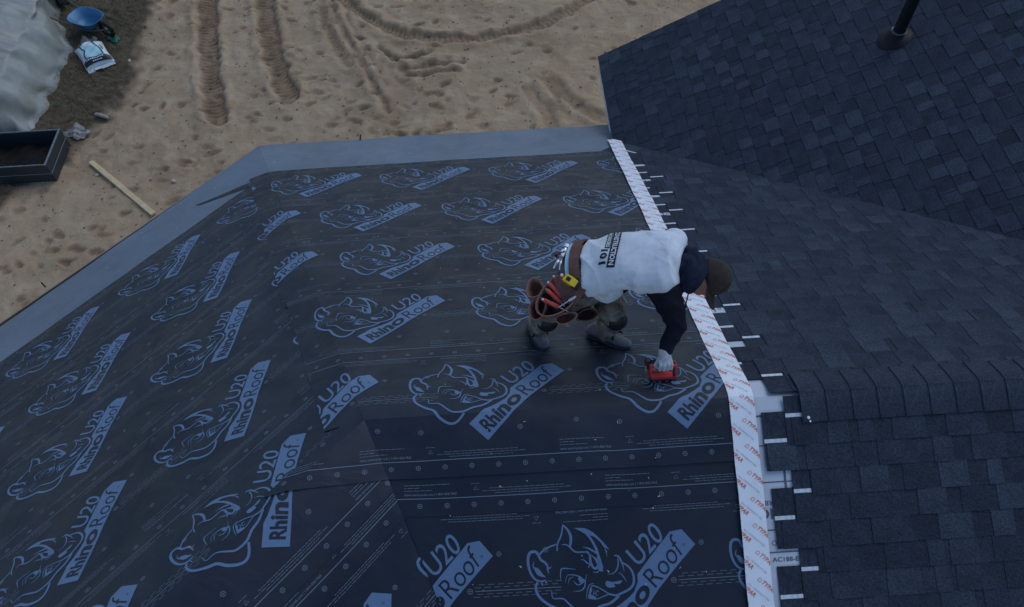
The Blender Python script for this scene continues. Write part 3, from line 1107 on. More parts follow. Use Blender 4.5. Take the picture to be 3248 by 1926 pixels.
# loose bits: torn felt sliver, nail heads, sealant, specks
tv_ = MB()
for a, b, c_, d_ in (((0.907, 5.057), (0.932, 4.985), (1.13, 4.770), (1.157, 4.843)), ((1.157, 4.843), (1.13, 4.770), (1.393, 4.520), (1.45, 4.635))):
    tv_.add([place(F_LEFT, p_[0], p_[1], 0.008) for p_ in (a, b, c_, d_)], [(0, 1, 2, 3)])
in_house(tv_.build('felt_sliver', M_FELT))
M_NAIL = mat('bright nail head', (0.55, 0.57, 0.60), 0.4, 0.5, 0.4)
nb_ = MB()
nr = random.Random(3)
for fr_, u0, u1 in ((F_FAR, -1.7, 2.0), (F_LEFT, -3.0, 1.5)):
    u = u0
    while u < u1:
        q_ = place(fr_, u, 4.72 + nr.uniform(-0.03, 0.72), 0.004)
        nb_.tube([q_, q_ + fr_[2] * 0.003], 0.0065, 8)
        u += nr.uniform(0.22, 0.55)
tag(in_house(nb_.build('nail_heads', M_NAIL)), kind='stuff')
sp_ = MB()
for i in range(110):
    fr_ = nr.choice((F_FAR, F_FAR, F_NEAR, F_LEFT))
    u, v = nr.uniform(-1.6, 2.05), nr.uniform(0.1, 4.3)
    if fr_ is F_NEAR: v = -nr.uniform(0.05, 1.1); u = nr.uniform(0.4, 2.0)
    if fr_ is F_FAR and u < -0.42 * v / LS + 0.05: continue
    if fr_ is F_LEFT and u > 0.38 * v / LS - 0.3: continue
    q_ = place(fr_, u, v, 0.031)
    sp_.box(q_, (nr.uniform(0.003, 0.014), nr.uniform(0.002, 0.005), 0.002), Matrix.Rotation(nr.uniform(0, 3), 3, 'Z'))
tag(in_house(sp_.build('pale_specks', mat('pale grit', (0.45, 0.42, 0.36), 0.9))), kind='stuff')
for x_, y_, r_ in ((2.595, -0.14, 0.009), (2.603, -0.160, 0.006)):
    q = MB()
    q.ell((0, 0, 0), (r_, r_ * 1.3, r_ * 0.45), None, 10, 6)
    o = q.build('sealant_blob', mat('white sealant', (0.75, 0.77, 0.8), 0.4), smooth=True)
    o.location = (x_, y_, S * y_ + 0.034)
    in_house(o)

# ------------------------------------------------------------------ vent pipe with rubber flashing
M_RUBBER = mat('black rubber', (0.006, 0.007, 0.010), 0.6, noise=(30, 0.3, None))
M_LEAD = mat('grey flashing collar', (0.10, 0.11, 0.12), 0.5, 0.4, noise=(40, 0.3, None))
vb_ = wing(4.88, 4.17)
Mw = basis((1, 0, S), N_WING)
fl = MB()
n_seg = 28
ring = lambda r, h, ax=1.0, top=False: [vb_ + (Mw @ Vector((math.cos(2 * math.pi * i / n_seg) * r * ax, math.sin(2 * math.pi * i / n_seg) * r, 0))) + N_WING * h for i in range(n_seg)]
rings = [ring(0.155, 0.022, 1.05), ring(0.150, 0.030, 1.05), ring(0.10, 0.045), ring(0.075, 0.075)]
rings.append([vb_ + Vector((math.cos(2 * math.pi * i / n_seg) * 0.064 , -math.sin(2 * math.pi * i / n_seg) * -0.064, 0.115 + 0.3 * S * math.cos(2 * math.pi * i / n_seg) * 0.064)) for i in range(n_seg)])
vs = [p for r in rings for p in r]
fs = []
for j in range(len(rings) - 1):
    for i in range(n_seg):
        a, b = j * n_seg + i, j * n_seg + (i + 1) % n_seg
        fs.append((a, b, b + n_seg, a + n_seg))
fl.add(vs, fs)
pipe = MB()
pipe.tube([vb_ + Vector((0, 0, -0.05)), vb_ + Vector((0, 0, 0.52))], 0.057, 24, cap=False)
pipe.tube([vb_ + Vector((0, 0, 0.52)), vb_ + Vector((0, 0, 0.20))], 0.050, 24, cap=False)
po = in_house(pipe.build('vent_pipe', M_RUBBER, smooth=True))
fo = fl.build('flashing_boot', M_RUBBER, po, smooth=True)
cl = MB()
cl.tube([vb_ + Vector((0, 0, 0.098)), vb_ + Vector((0, 0, 0.112))], 0.072, 24)
cl.build('collar', M_LEAD, po)

# ------------------------------------------------------------------ ground: sand, ruts, footprints
GZ = -5.4
def axis(lo, hi, step, far):
    core = list(np.arange(lo, hi + step / 2, step))
    a, d, x = [], step, lo
    while x > -far:
        d *= 1.45
        x -= d
        a.append(x)
    b, d, x = [], step, hi
    while x < far:
        d *= 1.45
        x += d
        b.append(x)
    return np.array(a[::-1] + core + b)
gxs, gys = axis(-12.5, 8.5, 0.032, 600), axis(3.0, 14.5, 0.032, 600)
GX, GY = np.meshgrid(gxs, gys)
rs = np.random.RandomState(5)
def vnoise(x, y, scale, seed):
    r = np.random.RandomState(seed).rand(256, 256)
    u, v = x * scale + 91.3, y * scale + 47.7
    i, j = np.floor(u).astype(int), np.floor(v).astype(int)
    a, b = u - i, v - j
    a, b = a * a * (3 - 2 * a), b * b * (3 - 2 * b)
    g = lambda p, q: r[p % 256, q % 256]
    return (g(i, j) * (1 - a) + g(i + 1, j) * a) * (1 - b) + (g(i, j + 1) * (1 - a) + g(i + 1, j + 1) * a) * b - 0.5
near_m = np.clip(1.4 - (np.maximum(np.abs(GX + 2) - 10.5, 0) + np.maximum(np.abs(GY - 8.7) - 5.5, 0)) / 3, 0, 1)
H = 0.16 * vnoise(GX, GY, 0.35, 1) + 0.07 * vnoise(GX, GY, 1.1, 2) + (0.040 * vnoise(GX, GY, 3.1, 3) + 0.026 * vnoise(GX, GY, 7.5, 4) + 0.015 * vnoise(GX, GY, 14, 6) + 0.009 * vnoise(GX, GY, 24, 7)) * near_m
darker = np.zeros_like(H)
# dead-grass bank at the left, its edge as a polyline x(y)
ey = np.array([3.0, 6.4, 7.45, 7.8, 8.49, 8.89, 9.64, 10.47, 11.62, 15])
ex = np.array([-9.0, -7.7, -7.13, -6.67, -6.49, -6.26, -5.98, -5.97, -6.1, -6.3])
edge = np.interp(GY, ey, ex) + 0.35 * vnoise(GX, GY, 2.2, 8) + 0.25 * vnoise(GX, GY, 6, 9)
grass = np.clip((edge - GX) / 0.25 + 0.5, 0, 1)
H += grass * 0.05

def seg_dist(pts, X, Y):
    best = np.full(X.shape, 1e9)
    along = np.zeros(X.shape)
    side = np.zeros(X.shape)
    acc = 0.0
    for (x0, y0), (x1, y1) in zip(pts, pts[1:]):
        dx, dy = x1 - x0, y1 - y0
        L = math.hypot(dx, dy)
        t = np.clip(((X - x0) * dx + (Y - y0) * dy) / (L * L), 0, 1)
        d = np.hypot(X - x0 - t * dx, Y - y0 - t * dy)
        s = ((X - x0) * -dy + (Y - y0) * dx) / L
        m = d < best
        best = np.where(m, d, best)
        along = np.where(m, acc + t * L, along)
        side = np.where(m, s, side)
        acc += L
    return best, along, side

def rut(pts, hw, depth, berm, tread, wl=0.11, darken=0.8):
    global H, darker
    pts = smooth_line(pts, 5)
    x0, x1 = min(p[0] for p in pts) - 1.2, max(p[0] for p in pts) + 1.2
    y0, y1 = min(p[1] for p in pts) - 1.2, max(p[1] for p in pts) + 1.2
    iy = np.where((gys > y0) & (gys < y1))[0]
    ix = np.where((gxs > x0) & (gxs < x1))[0]
    sl = np.ix_(iy, ix)
    X, Y = GX[sl], GY[sl]
    d, al, sd = seg_dist(pts, X, Y)
    d = d + 0.09 * vnoise(X, Y, 4, 12) + 0.06 * vnoise(X, Y, 12, 13)
    inside = np.clip((hw - d) / 0.05 + 0.5, 0, 1)
    bm = np.exp(-((d - hw - 0.09) / 0.085) ** 2)
    tr = tread * np.sin((al + np.abs(sd) * 0.35) * 2 * math.pi / wl) * inside
    H[sl] += -depth * inside + berm * bm * (1 + 1.0 * vnoise(X, Y, 6, 15)) + tr
    darker[sl] = np.maximum(darker[sl], inside * darken * (0.85 + 0.6 * vnoise(X, Y, 8, 14)) * (1 - (0.35 if tread else 0) * (tr > 0)))  # damp sand darkens the rut floor, less on the raised tread bars

rut([(-5.25, 13.6), (-4.95, 11.92), (-4.72, 10.72), (-4.49, 9.74), (-4.22, 8.77)], 0.20, 0.055, 0.04, 0.018, 0.10)
rut([(-4.1, 13.6), (-3.71, 11.8), (-3.44, 10.61), (-3.17, 9.74), (-2.95, 9.15)], 0.19, 0.055, 0.04, 0.018, 0.10)
rut([(-2.4, 12.0), (-2.16, 11.25), (-1.68, 10.08), (-1.33, 9.23), (-1.08, 8.6)], 0.05, 0.045, 0.03, 0.0, darken=0.35)
rut([(-2.15, 12.0), (-1.95, 11.25), (-1.48, 10.12), (-1.15, 9.3)], 0.03, 0.03, 0.02, 0.0, darken=0.2)
rut([(-2.6, 11.9), (-2.2, 10.6), (-1.85, 10.0)], 0.10, 0.03, 0.03, 0.01, darken=0.45)
rut([(-2.6, 12.6), (-1.6, 11.46), (-1.08, 10.96), (-0.51, 10.65), (0.3, 10.49), (1.35, 10.64), (2.02, 10.93), (2.9, 11.6)], 0.13, 0.06, 0.05, 0.014, 0.11, 0.55)
for a, b in (((-1.04, 9.92), (-0.34, 10.1)), ((-0.84, 9.67), (0.29, 9.80)), ((-0.72, 9.47), (0.13, 9.6)), ((-1.3, 10.4), (-0.95, 9.9))):
    rut([a, ((a[0] + b[0]) / 2, (a[1] + b[1]) / 2 + 0.03), b], 0.055, 0.06, 0.035, 0.006, 0.08, 0.8)
rut([(1.9, 9.1), (2.2, 8.6), (2.6, 8.15), (2.95, 8.0)], 0.12, 0.03, 0.025, 0.0, darken=0.35)
rut([(1.5, 8.9), (1.75, 8.3), (1.9, 7.6)], 0.10, 0.025, 0.025, 0.0, darken=0.2)

def pit(x, y, a, l, w, depth, darken):
    global H, darker
    r = max(l, w) * 1.5
    iy0, iy1 = np.searchsorted(gys, [y - r, y + r])
    ix0, ix1 = np.searchsorted(gxs, [x - r, x + r])
    if ix1 - ix0 < 3 or iy1 - iy0 < 3: return
    X, Y = GX[iy0:iy1, ix0:ix1] - x, GY[iy0:iy1, ix0:ix1] - y
    u, v = X * math.cos(a) + Y * math.sin(a), -X * math.sin(a) + Y * math.cos(a)
    q = np.sqrt((u / l) ** 2 + (v / (w * (1 - 0.25 * u / l))) ** 2) + 0.5 * vnoise(GX[iy0:iy1, ix0:ix1], GY[iy0:iy1, ix0:ix1], 9, 21)
    ins = np.clip((1.1 - q) / 0.75, 0, 1)
    ins = ins * ins * (3 - 2 * ins)
    rim = np.exp(-((q - 1.18) / 0.22) ** 2)
    H[iy0:iy1, ix0:ix1] += -depth * ins + depth * 0.38 * rim
    darker[iy0:iy1, ix0:ix1] = np.maximum(darker[iy0:iy1, ix0:ix1], ins * darken)  # sand colour set darker towards the middle of each print
prng = random.Random(77)
n_p = 0
while n_p < 700:
    x, y = prng.uniform(-8.5, 4.5), prng.uniform(4.6, 12.5)
    # trampled most beside the house, less beyond
    band = (y - 5.2) if x > -2 else (y - (5.2 + (x + 2) * 0.55))
    pr_ = 0.95 * math.exp(-max(band, 0) / 1.7) + 0.14
    if x > 0.5: pr_ *= 0.55
    if prng.random() > pr_: continue
    n_p += 1
    a = prng.choice((0.15, 0.5, -0.2)) + prng.uniform(-0.6, 0.6)
    pit(x, y, a, prng.uniform(0.08, 0.17), prng.uniform(0.05, 0.085), prng.uniform(0.012, 0.042), prng.uniform(0.2, 0.7))
# level bed under the steel bin
bed = np.clip(1 - np.maximum(np.abs(GX + 7.42) - 0.70, np.abs(GY - 7.82) - 0.44) / 0.10, 0, 1)
H = H * (1 - bed) + (-0.004) * bed
ny, nx = GX.shape
verts = np.stack([GX.ravel(), GY.ravel(), GZ + H.ravel()], 1).astype(np.float32)
idx = np.arange(ny * nx).reshape(ny, nx)
quads = np.stack([idx[:-1, :-1].ravel(), idx[:-1, 1:].ravel(), idx[1:, 1:].ravel(), idx[1:, :-1].ravel()], 1)
me = bpy.data.meshes.new('ground')
me.vertices.add(len(verts))
me.vertices.foreach_set('co', verts.ravel())
me.loops.add(quads.size)
me.loops.foreach_set('vertex_index', quads.ravel().astype(np.int32))
me.polygons.add(len(quads))
me.polygons.foreach_set('loop_start', np.arange(0, quads.size, 4, dtype=np.int32))
me.polygons.foreach_set('use_smooth', np.ones(len(quads), dtype=bool))
me.update(calc_edges=True)
for nm, arr in (('darker', darker), ('grass', grass)):
    at = me.attributes.new(nm, 'FLOAT', 'POINT')
    at.data.foreach_set('value', arr.ravel().astype(np.float32))

def ground_h(x, y):
    i, j = np.searchsorted(gxs, x), np.searchsorted(gys, y)
    return GZ + float(H[min(j, ny - 1), min(i, nx - 1)])

def sand_mat():
    m = mat('sand', (0.3, 0.22, 0.15), 0.95, 0.1)
    nt = m.node_tree
    b = nt.nodes['Principled BSDF']
    tc = next(n for n in nt.nodes if n.type == 'TEX_COORD')
    def noise(sc, det=6, ro=0.6):
        n = nt.nodes.new('ShaderNodeTexNoise')
        n.inputs['Scale'].default_value = sc
        n.inputs['Detail'].default_value = det
        n.inputs['Roughness'].default_value = ro
        nt.links.new(tc.outputs['Object'], n.inputs['Vector'])
        return n
    def ramp(n, a, b_):
        r = nt.nodes.new('ShaderNodeMapRange')
        r.inputs['From Min'].default_value = a
        r.inputs['From Max'].default_value = b_
        nt.links.new(n, r.inputs['Value'])
        return r.outputs['Result']
    def mix(fac, c1, c2):
        mx = nt.nodes.new('ShaderNodeMix')
        mx.data_type = 'RGBA'
        for sock, c in ((6, c1), (7, c2)):
            if isinstance(c, tuple): mx.inputs[sock].default_value = (*c, 1)
            else: nt.links.new(c, mx.inputs[sock])
        nt.links.new(fac, mx.inputs[0])
        return mx.outputs[2]
    def attr(nm):
        a = nt.nodes.new('ShaderNodeAttribute')
        a.attribute_name = nm
        return a.outputs['Fac']
    c = mix(ramp(noise(0.55).outputs['Fac'], 0.35, 0.68), SAND_A, SAND_B)
    c = mix(ramp(noise(2.6, 8).outputs['Fac'], 0.45, 0.75), c, SAND_C)
    sp = ramp(noise(70, 4, 0.8).outputs['Fac'], 0.58, 0.78)
    c = mix(sp, c, (0.11, 0.085, 0.06))
    c = mix(attr('darker'), c, SAND_D)
    soil = mix(ramp(noise(5, 8, 0.75).outputs['Fac'], 0.4, 0.65), (0.085, 0.066, 0.044), (0.15, 0.115, 0.075))
    soil = mix(ramp(noise(40, 5, 0.8).outputs['Fac'], 0.55, 0.75), soil, (0.045, 0.042, 0.025))
    c = mix(attr('grass'), c, soil)
    nt.links.new(c, b.inputs['Base Color'])
    n3 = noise(55, 5, 0.75)
    n4 = noise(14, 6, 0.7)
    ad = nt.nodes.new('ShaderNodeMath')
    ad.operation = 'MULTIPLY_ADD'
    ad.inputs[1].default_value = 0.35
    nt.links.new(n3.outputs['Fac'], ad.inputs[0])
    nt.links.new(n4.outputs['Fac'], ad.inputs[2])
    bp = nt.nodes.new('ShaderNodeBump')
    bp.inputs['Strength'].default_value = 0.9
    bp.inputs['Distance'].default_value = 0.03
    nt.links.new(ad.outputs[0], bp.inputs['Height'])
    nt.links.new(bp.outputs['Normal'], b.inputs['Normal'])
    return m
SAND_A, SAND_B, SAND_C, SAND_D = (0.44, 0.318, 0.198), (0.345, 0.242, 0.146), (0.49, 0.370, 0.245), (0.155, 0.100, 0.060)
ground = bpy.data.objects.new('ground', me)
C.objects.link(ground)
me.materials.append(sand_mat())
tag(ground, kind='structure')

# dead grass on the bank: blades as one tuft field
gr = MB()
grng = random.Random(31)
M_GRASS = mat('dead grass', (0.24, 0.195, 0.12), 0.9, 0.1, noise=(3, 0.4, (0.09, 0.10, 0.05)))
cnt = 0
gv, gf = [], []
while cnt < 16000:
    x, y = grng.uniform(-11.5, -5.4), grng.uniform(6.4, 13.2)
    e = float(np.interp(y, ey, ex))
    if x > e - 0.02 + grng.uniform(-0.5, 0.12): continue
    if grng.random() > 0.35 + 0.65 * (math.sin(x * 2.1 + y) * math.sin(y * 1.7 - x * 0.6) * 0.5 + 0.5): continue
    if -8.2 < x < -6.66 and 7.3 < y < 8.32: continue
    cnt += 1
    z = ground_h(x, y)
    h = grng.uniform(0.02, 0.13)
    a = grng.uniform(0, 6.28)
    lx, ly = math.cos(a) * h * grng.uniform(0.6, 1.6), math.sin(a) * h * grng.uniform(0.6, 1.6)
    wx, wy = -math.sin(a) * 0.0035, math.cos(a) * 0.0035
    b = len(gv)
    gv += [(x - wx, y - wy, z - 0.01), (x + wx, y + wy, z - 0.01), (x + lx * 0.5 + wx * 0.8, y + ly * 0.5 + wy * 0.8, z + h * 0.6), (x + lx * 0.5 - wx * 0.8, y + ly * 0.5 - wy * 0.8, z + h * 0.6), (x + lx, y + ly, z + h * 0.75)]
    gf += [(b, b + 1, b + 2, b + 3), (b + 3, b + 2, b + 4)]
go = pydata('dead_grass', gv, gf, [M_GRASS])
tag(go, 'thin dead grass and weeds on the dark bank at the left', 'grass', kind='stuff')

# loose clods and pebbles over the sand
cv, cf = [], []
crng = random.Random(90)
ico = [Vector(p).normalized() for p in ((0, 0, 1), (0.9, 0, 0.4), (0.28, 0.85, 0.4), (-0.72, 0.53, 0.4), (-0.72, -0.53, 0.4), (0.28, -0.85, 0.4))]
n_c = 0
while n_c < 5200:
    x, y = crng.uniform(-8.5, 4.8), crng.uniform(4.8, 12.6)
    r = 0.006 + 0.022 * crng.random() ** 4
    z = ground_h(x, y)
    b = len(cv)
    k = [crng.uniform(0.6, 1.3) for _ in range(6)]
    cv += [(x + p.x * r * k[i], y + p.y * r * k[i], z + p.z * r * 0.8 * k[i] - r * 0.25) for i, p in enumerate(ico)]
    cf += [(b, b + 1 + i, b + 1 + (i + 1) % 5) for i in range(5)]
    n_c += 1
M_CLOD = mat('damp clods', (0.22, 0.165, 0.12), 0.95, 0.1, noise=(5, 0.4, (0.11, 0.08, 0.06)))
co = pydata('sand_clods', cv, cf, [M_CLOD])
tag(co, 'loose sand clods and crumbs strewn over the yard', 'clods', kind='stuff')

# ------------------------------------------------------------------ things lying in the yard
M_LUMBER = mat('fresh pine', (0.62, 0.50, 0.29), 0.8, 0.2, noise=(9, 0.18, (0.46, 0.35, 0.20)), bump=(40, 0.2))
M_BAG = mat('white bag film', (0.62, 0.70, 0.72), 0.4, 0.4, noise=(4, 0.1, None), bump=(18, 0.5))
M_TEAL = mat('pale teal bag print', (0.36, 0.62, 0.64), 0.4, 0.4, bump=(18, 0.5))
M_BAGINK = mat('dark bag print', (0.015, 0.020, 0.032), 0.45, 0.4)
M_TARP = mat('clouded plastic sheeting', (0.30, 0.31, 0.28), 0.38, 0.5, noise=(2.2, 0.3, (0.19, 0.195, 0.165)), bump=(9, 0.4))
M_BIN = mat('dark blue painted steel', (0.012, 0.022, 0.040), 0.45, 0.5, noise=(12, 0.4, (0.03, 0.035, 0.035)))
M_RIM = mat('worn pale rim', (0.14, 0.165, 0.18), 0.5, 0.5, noise=(30, 0.4, None))
M_DIRT = mat('dark soil', (0.018, 0.017, 0.016), 0.95, 0.1, noise=(20, 0.4, None), bump=(30, 0.8))
M_BLUEP = mat('blue barrow paint', (0.04, 0.17, 0.31), 0.4, 0.5, noise=(6, 0.15, None))
M_TUBE = mat('grey steel tube', (0.13, 0.14, 0.15), 0.5, 0.5, 0.6)
M_GREENF = mat('green netting', (0.03, 0.20, 0.11), 0.8, noise=(30, 0.4, None))
M_PAPER = mat('crumpled grey plastic', (0.26, 0.25, 0.23), 0.6, 0.4, noise=(8, 0.25, None), bump=(20, 0.6))
M_STONE = mat('pale stone', (0.52, 0.46, 0.38), 0.9, noise=(20, 0.2, None))
M_WOODG = mat('weathered wood', (0.32, 0.28, 0.22), 0.9, noise=(14, 0.25, None))

# pine board on the sand
bd = Vector((-4.88 + 6.25, 6.49 - 7.79, 0))
mb = MB()
Mb = basis(bd, (0.10, 0.12, 1))
mb.box((0, 0, 0), (bd.length, 0.088, 0.038), Mb)
o = mb.build('board', M_LUMBER, bevel=0.003)
o.location = ((-6.25 - 4.88) / 2, (7.79 + 6.49) / 2, max(ground_h(-6.25, 7.79), ground_h(-4.88, 6.49), ground_h(-5.56, 7.14)) + 0.022)
tag(o, 'pale pine board lying on the sand beside the eave', 'board')

# bag of potting mix
BO = Vector((-6.875, 10.60, ground_h(-6.88, 10.6)))
bag = empty('soil_bag', BO)
tag(bag, 'plump white and teal plastic bag of garden soil on the grass', 'bag')
bx, by = Vector((0.885, 0.466, 0)), Vector((-0.466, 0.885, 0))
by = Vector((-0.55, 0.835, 0))
hx, hy = 0.27, 0.37
n = 22
def bagp(s, t, top=True):
    e = max(0, 1 - abs(s) ** 2.6) ** 0.55 * max(0, 1 - abs(t) ** 3.2) ** 0.55
    pinch = 1 - 0.07 * (1 - abs(t)) * abs(s) - 0.05 * (1 - abs(s)) * abs(t)
    z = (0.19 * e + 0.012 * math.sin(5 * s + 3 * t) * e + 0.008 * math.sin(11 * t - 6 * s) * e) if top else -0.05 * e
    return bx * s * hx * pinch + by * t * hy * pinch + Vector((0, 0, 0.055 + z))
vs, fs = [], []
for top in (True, False):
    for j in range(n + 1):
        for i in range(n + 1):
            vs.append(bagp(i / n * 2 - 1, j / n * 2 - 1, top))
w = n + 1
for l in (0, 1):
    for j in range(n):
        for i in range(n):
            a = l * w * w + j * w + i
            q = (a, a + 1, a + 1 + w, a + w)
            fs.append(q if l == 0 else q[::-1])
mb = MB(); mb.add(vs, fs)
sack = mb.build('sack', M_BAG, bag, smooth=True)
# printed panels pressed on the sack; s, t in -1..1
F = Flat()
F.poly([(-0.62, -0.68), (-0.50, -0.30), (-0.62, 0.1), (-0.58, 0.62), (-0.80, 0.80), (-0.55, 0.93), (0.40, 0.93), (0.34, 0.40), (0.50, -0.1), (0.60, -0.68)], 0, 0)
F.poly([(-0.95, -0.95), (0.95, -0.95), (0.95, -0.70), (-0.95, -0.70)], 1, 1)
F.stroke(smooth_line([(-0.86, 0.72), (-0.62, 0.70), (-0.55, 0.25), (-0.42, -0.08), (-0.62, -0.40), (-0.62, -0.68)], 4), 0.085, 1, 2)
F.stroke(smooth_line([(0.42, 0.95), (0.36, 0.45), (0.50, 0.05), (0.60, -0.3), (0.60, -0.68)], 4), 0.095, 1, 2)
F.ring((-0.38, 0.72), 0.15, 0.15, 18, 1, 2)
F.poly(smooth_line([(-0.28, 0.86), (0.0, 0.92), (0.18, 0.62), (0.26, 0.15), (-0.12, 0.12), (-0.35, 0.45), (-0.28, 0.86)], 4)[:-1], 2, 1)
F.text('cle', lambda x, y: (0.70 + 0.17 * y, 0.30 - 0.55 * x), 0.01, 1, 2, 2)
rg_ = random.Random(8)
def dash_row(s0, s1, t, h, m):
    s = s0
    while s < s1:
        ww = rg_.uniform(0.05, 0.16)
        F.rect(s, t, min(s + ww, s1), t + h, m, 3)
        s += ww + 0.04
dash_row(-0.70, 0.55, -0.80, 0.05, 2)
dash_row(-0.30, 0.35, -0.90, 0.035, 2)
pm = MB()
for tri, m, lay in F.t:
    c = list(tri)
    us = [p[0] for p in c]; vv = [p[1] for p in c]
    for i in range(math.floor(min(us) / 0.0909), math.ceil(max(us) / 0.0909)):
        c1 = clip_poly(c, [(i * 0.0909, 0, 1, 0), ((i + 1) * 0.0909, 0, -1, 0)])
        if len(c1) < 3: continue
        for j in range(math.floor(min(vv) / 0.0909), math.ceil(max(vv) / 0.0909)):
            c2 = clip_poly(c1, [(0, j * 0.0909, 0, 1), (0, (j + 1) * 0.0909, 0, -1)])
            if len(c2) > 2:
                pm.add([bagp(max(-1, min(1, p[0])), max(-1, min(1, p[1]))) + Vector((0, 0, 0.004 + 0.0025 * lay)) for p in c2], [tuple(range(len(c2)))], m)
pm.build('bag_print', [M_TEAL, M_BAGINK, M_BAG], sack)
for sg in (-1, 1):
    fm = MB()
    pts = [bx * (hx * s * 0.96) + by * (sg * hy * 0.98) + Vector((0, 0, 0.05)) for s in (-1, -0.5, 0, 0.5, 1)]
    for a, b in zip(pts, pts[1:]):
        d = by * sg * 0.055 + Vector((0, 0, -0.03 + 0.02 * math.sin(a.x * 30)))
        up3 = Vector((0, 0, 0.003))
        fm.add([a, b, b + d, a + d, a + up3, b + up3, b + d + up3, a + d + up3], [(3, 2, 1, 0), (4, 5, 6, 7), (0, 1, 5, 4), (1, 2, 6, 5), (2, 3, 7, 6), (3, 0, 4, 7)])
    fm.build('end_seam', M_BAG, bag)

# dark blue steel bin
BX = Vector((-7.42, 7.82, GZ))
bn = empty('steel_bin', BX)
tag(bn, 'open dark blue steel bin with pale worn rim at the left edge', 'bin')
W2, D2, HH = 0.69, 0.43, 0.38
def wallbox(name, c, sz, m):
    q = MB(); q.box(c, sz)
    return q.build(name, m, bn, bevel=0.004)
wallbox('side_panel', (W2 - 0.012, 0, HH / 2), (0.024, 2 * D2, HH), M_BIN)
wallbox('side_panel', (-W2 + 0.012, 0, HH / 2), (0.024, 2 * D2, HH), M_BIN)
wallbox('end_panel', (0, D2 - 0.012, HH / 2), (2 * W2 - 0.052, 0.024, HH), M_BIN)
wallbox('end_panel', (0, -D2 + 0.012, HH / 2), (2 * W2 - 0.052, 0.024, HH), M_BIN)
wallbox('floor_panel', (0, 0, 0.03), (2 * W2 - 0.052, 2 * D2 - 0.052, 0.03), M_BIN)
wallbox('rim', (W2 - 0.012, 0, HH + 0.009), (0.030, 2 * D2 + 0.012, 0.016), M_RIM)
wallbox('rim', (-W2 + 0.012, 0, HH + 0.009), (0.030, 2 * D2 + 0.012, 0.016), M_RIM)
wallbox('rim', (0, D2 - 0.012, HH + 0.009), (2 * W2 - 0.06, 0.020, 0.016), M_RIM)
wallbox('rim', (0, -D2 + 0.012, HH + 0.009), (2 * W2 - 0.06, 0.020, 0.016), M_RIM)
wallbox('rib', (W2 + 0.004, 0, 0.19), (0.008, 2 * D2, 0.012), M_RIM)
wallbox('rib', (0, -D2 - 0.004, 0.19), (2 * W2, 0.008, 0.012), M_RIM)
q = MB()
vs, fs = [], []
for j in range(15):
    for i in range(21):
        x, y = -W2 + 0.03 + (2 * W2 - 0.06) * i / 20, -D2 + 0.03 + (2 * D2 - 0.06) * j / 14
        vs.append((x, y, 0.10 + 0.03 * math.sin(x * 9 + y * 5) + 0.02 * math.sin(x * 23 - y * 17)))
for j in range(14):
    for i in range(20):
        a = j * 21 + i
        fs.append((a, a + 1, a + 22, a + 21))
q.add(vs, fs)
q.build('soil_fill', M_DIRT, bn, smooth=True)

# heap under clouded plastic sheeting
tv, tf = [], []
nyt, nxt = 90, 56
hxs = [(-7.40, 0.0), (-7.52, 0.16), (-7.66, 0.50), (-7.85, 0.78), (-8.3, 0.98), (-8.8, 1.0), (-9.4, 0.86), (-9.9, 0.5), (-10.2, 0.0)]
def prof(t):
    f = t * (len(hxs) - 1)
    i = min(int(f), len(hxs) - 2)
    k = f - i
    k = k * k * (3 - 2 * k) * 0.5 + k * 0.5
    return hxs[i][0] + (hxs[i + 1][0] - hxs[i][0]) * k, hxs[i][1] + (hxs[i + 1][1] - hxs[i][1]) * k
for j in range(nyt + 1):
    y = 8.45 + 4.0 * j / nyt
    endf = min(1, (j / nyt) / 0.10, (1 - j / nyt) / 0.10)
    endf = math.sqrt(max(0, endf))
    for i in range(nxt + 1):
        x, z = prof(i / nxt)
        wig = 0.035 * math.sin(y * 3.1) + 0.015 * math.sin(y * 8.3 + 1) + 0.012 * math.sin(y * 17)
        wig += -0.55 * max(0, (y - 10.9)) * 0.9 if i < 20 else 0
        wig += -0.25 * max(0, 9.0 - y)
        foldz = 0.018 * math.sin(y * 6.5 + x * 5 + math.sin(y * 2.1) * 2) + 0.010 * math.sin(y * 15 - x * 9) + 0.010 * math.sin(y * 33 + x * 4)
        tv.append((x + wig * (1 - min(1, i / nxt * 1.3)) + 0.03 * math.sin(y * 11 + i * 0.2), y + (0.03 * math.sin(i * 0.5)), GZ - 0.03 + (z + foldz * min(1, z * 4)) * endf + 0.03))
for j in range(nyt):
    for i in range(nxt):
        a = j * (nxt + 1) + i
        tf.append((a + 1, a, a + nxt + 1, a + nxt + 2))
base = len(tv)
o = pydata('covered_heap', tv, tf, [M_TARP], smooth=True)
tag(o, 'long heap under clouded white plastic sheeting at the upper left corner', 'tarp')

# wheelbarrow with a blue tray
WB = Vector((-7.12, 11.42, ground_h(-7.1, 11.4)))
wbw = empty('wheelbarrow', WB, RAD(-28))
tag(wbw, 'wheelbarrow with blue tray and grey tube frame above the soil bag', 'wheelbarrow')
q = MB()
rr = [(0.16, 0.12, 0.10), (0.24, 0.18, 0.20), (0.34, 0.25, 0.34), (0.355, 0.265, 0.345), (0.33, 0.24, 0.335), (0.23, 0.17, 0.205), (0.15, 0.11, 0.115)]
vs, fs = [], []
n = 28
for rx, ry, z in rr:
    for i in range(n):
        t = 2 * math.pi * i / n
        ct, s_ = math.cos(t), math.sin(t)
        vs.append((rx * math.copysign(abs(ct) ** 0.7, ct) + 0.10 * (z - 0.1) * (1 if ct > 0 else 0), ry * math.copysign(abs(s_) ** 0.7, s_), z))
for j in range(len(rr) - 1):
    for i in range(n):
        a, b = j * n + i, j * n + (i + 1) % n
        fs.append((a, b, b + n, a + n))
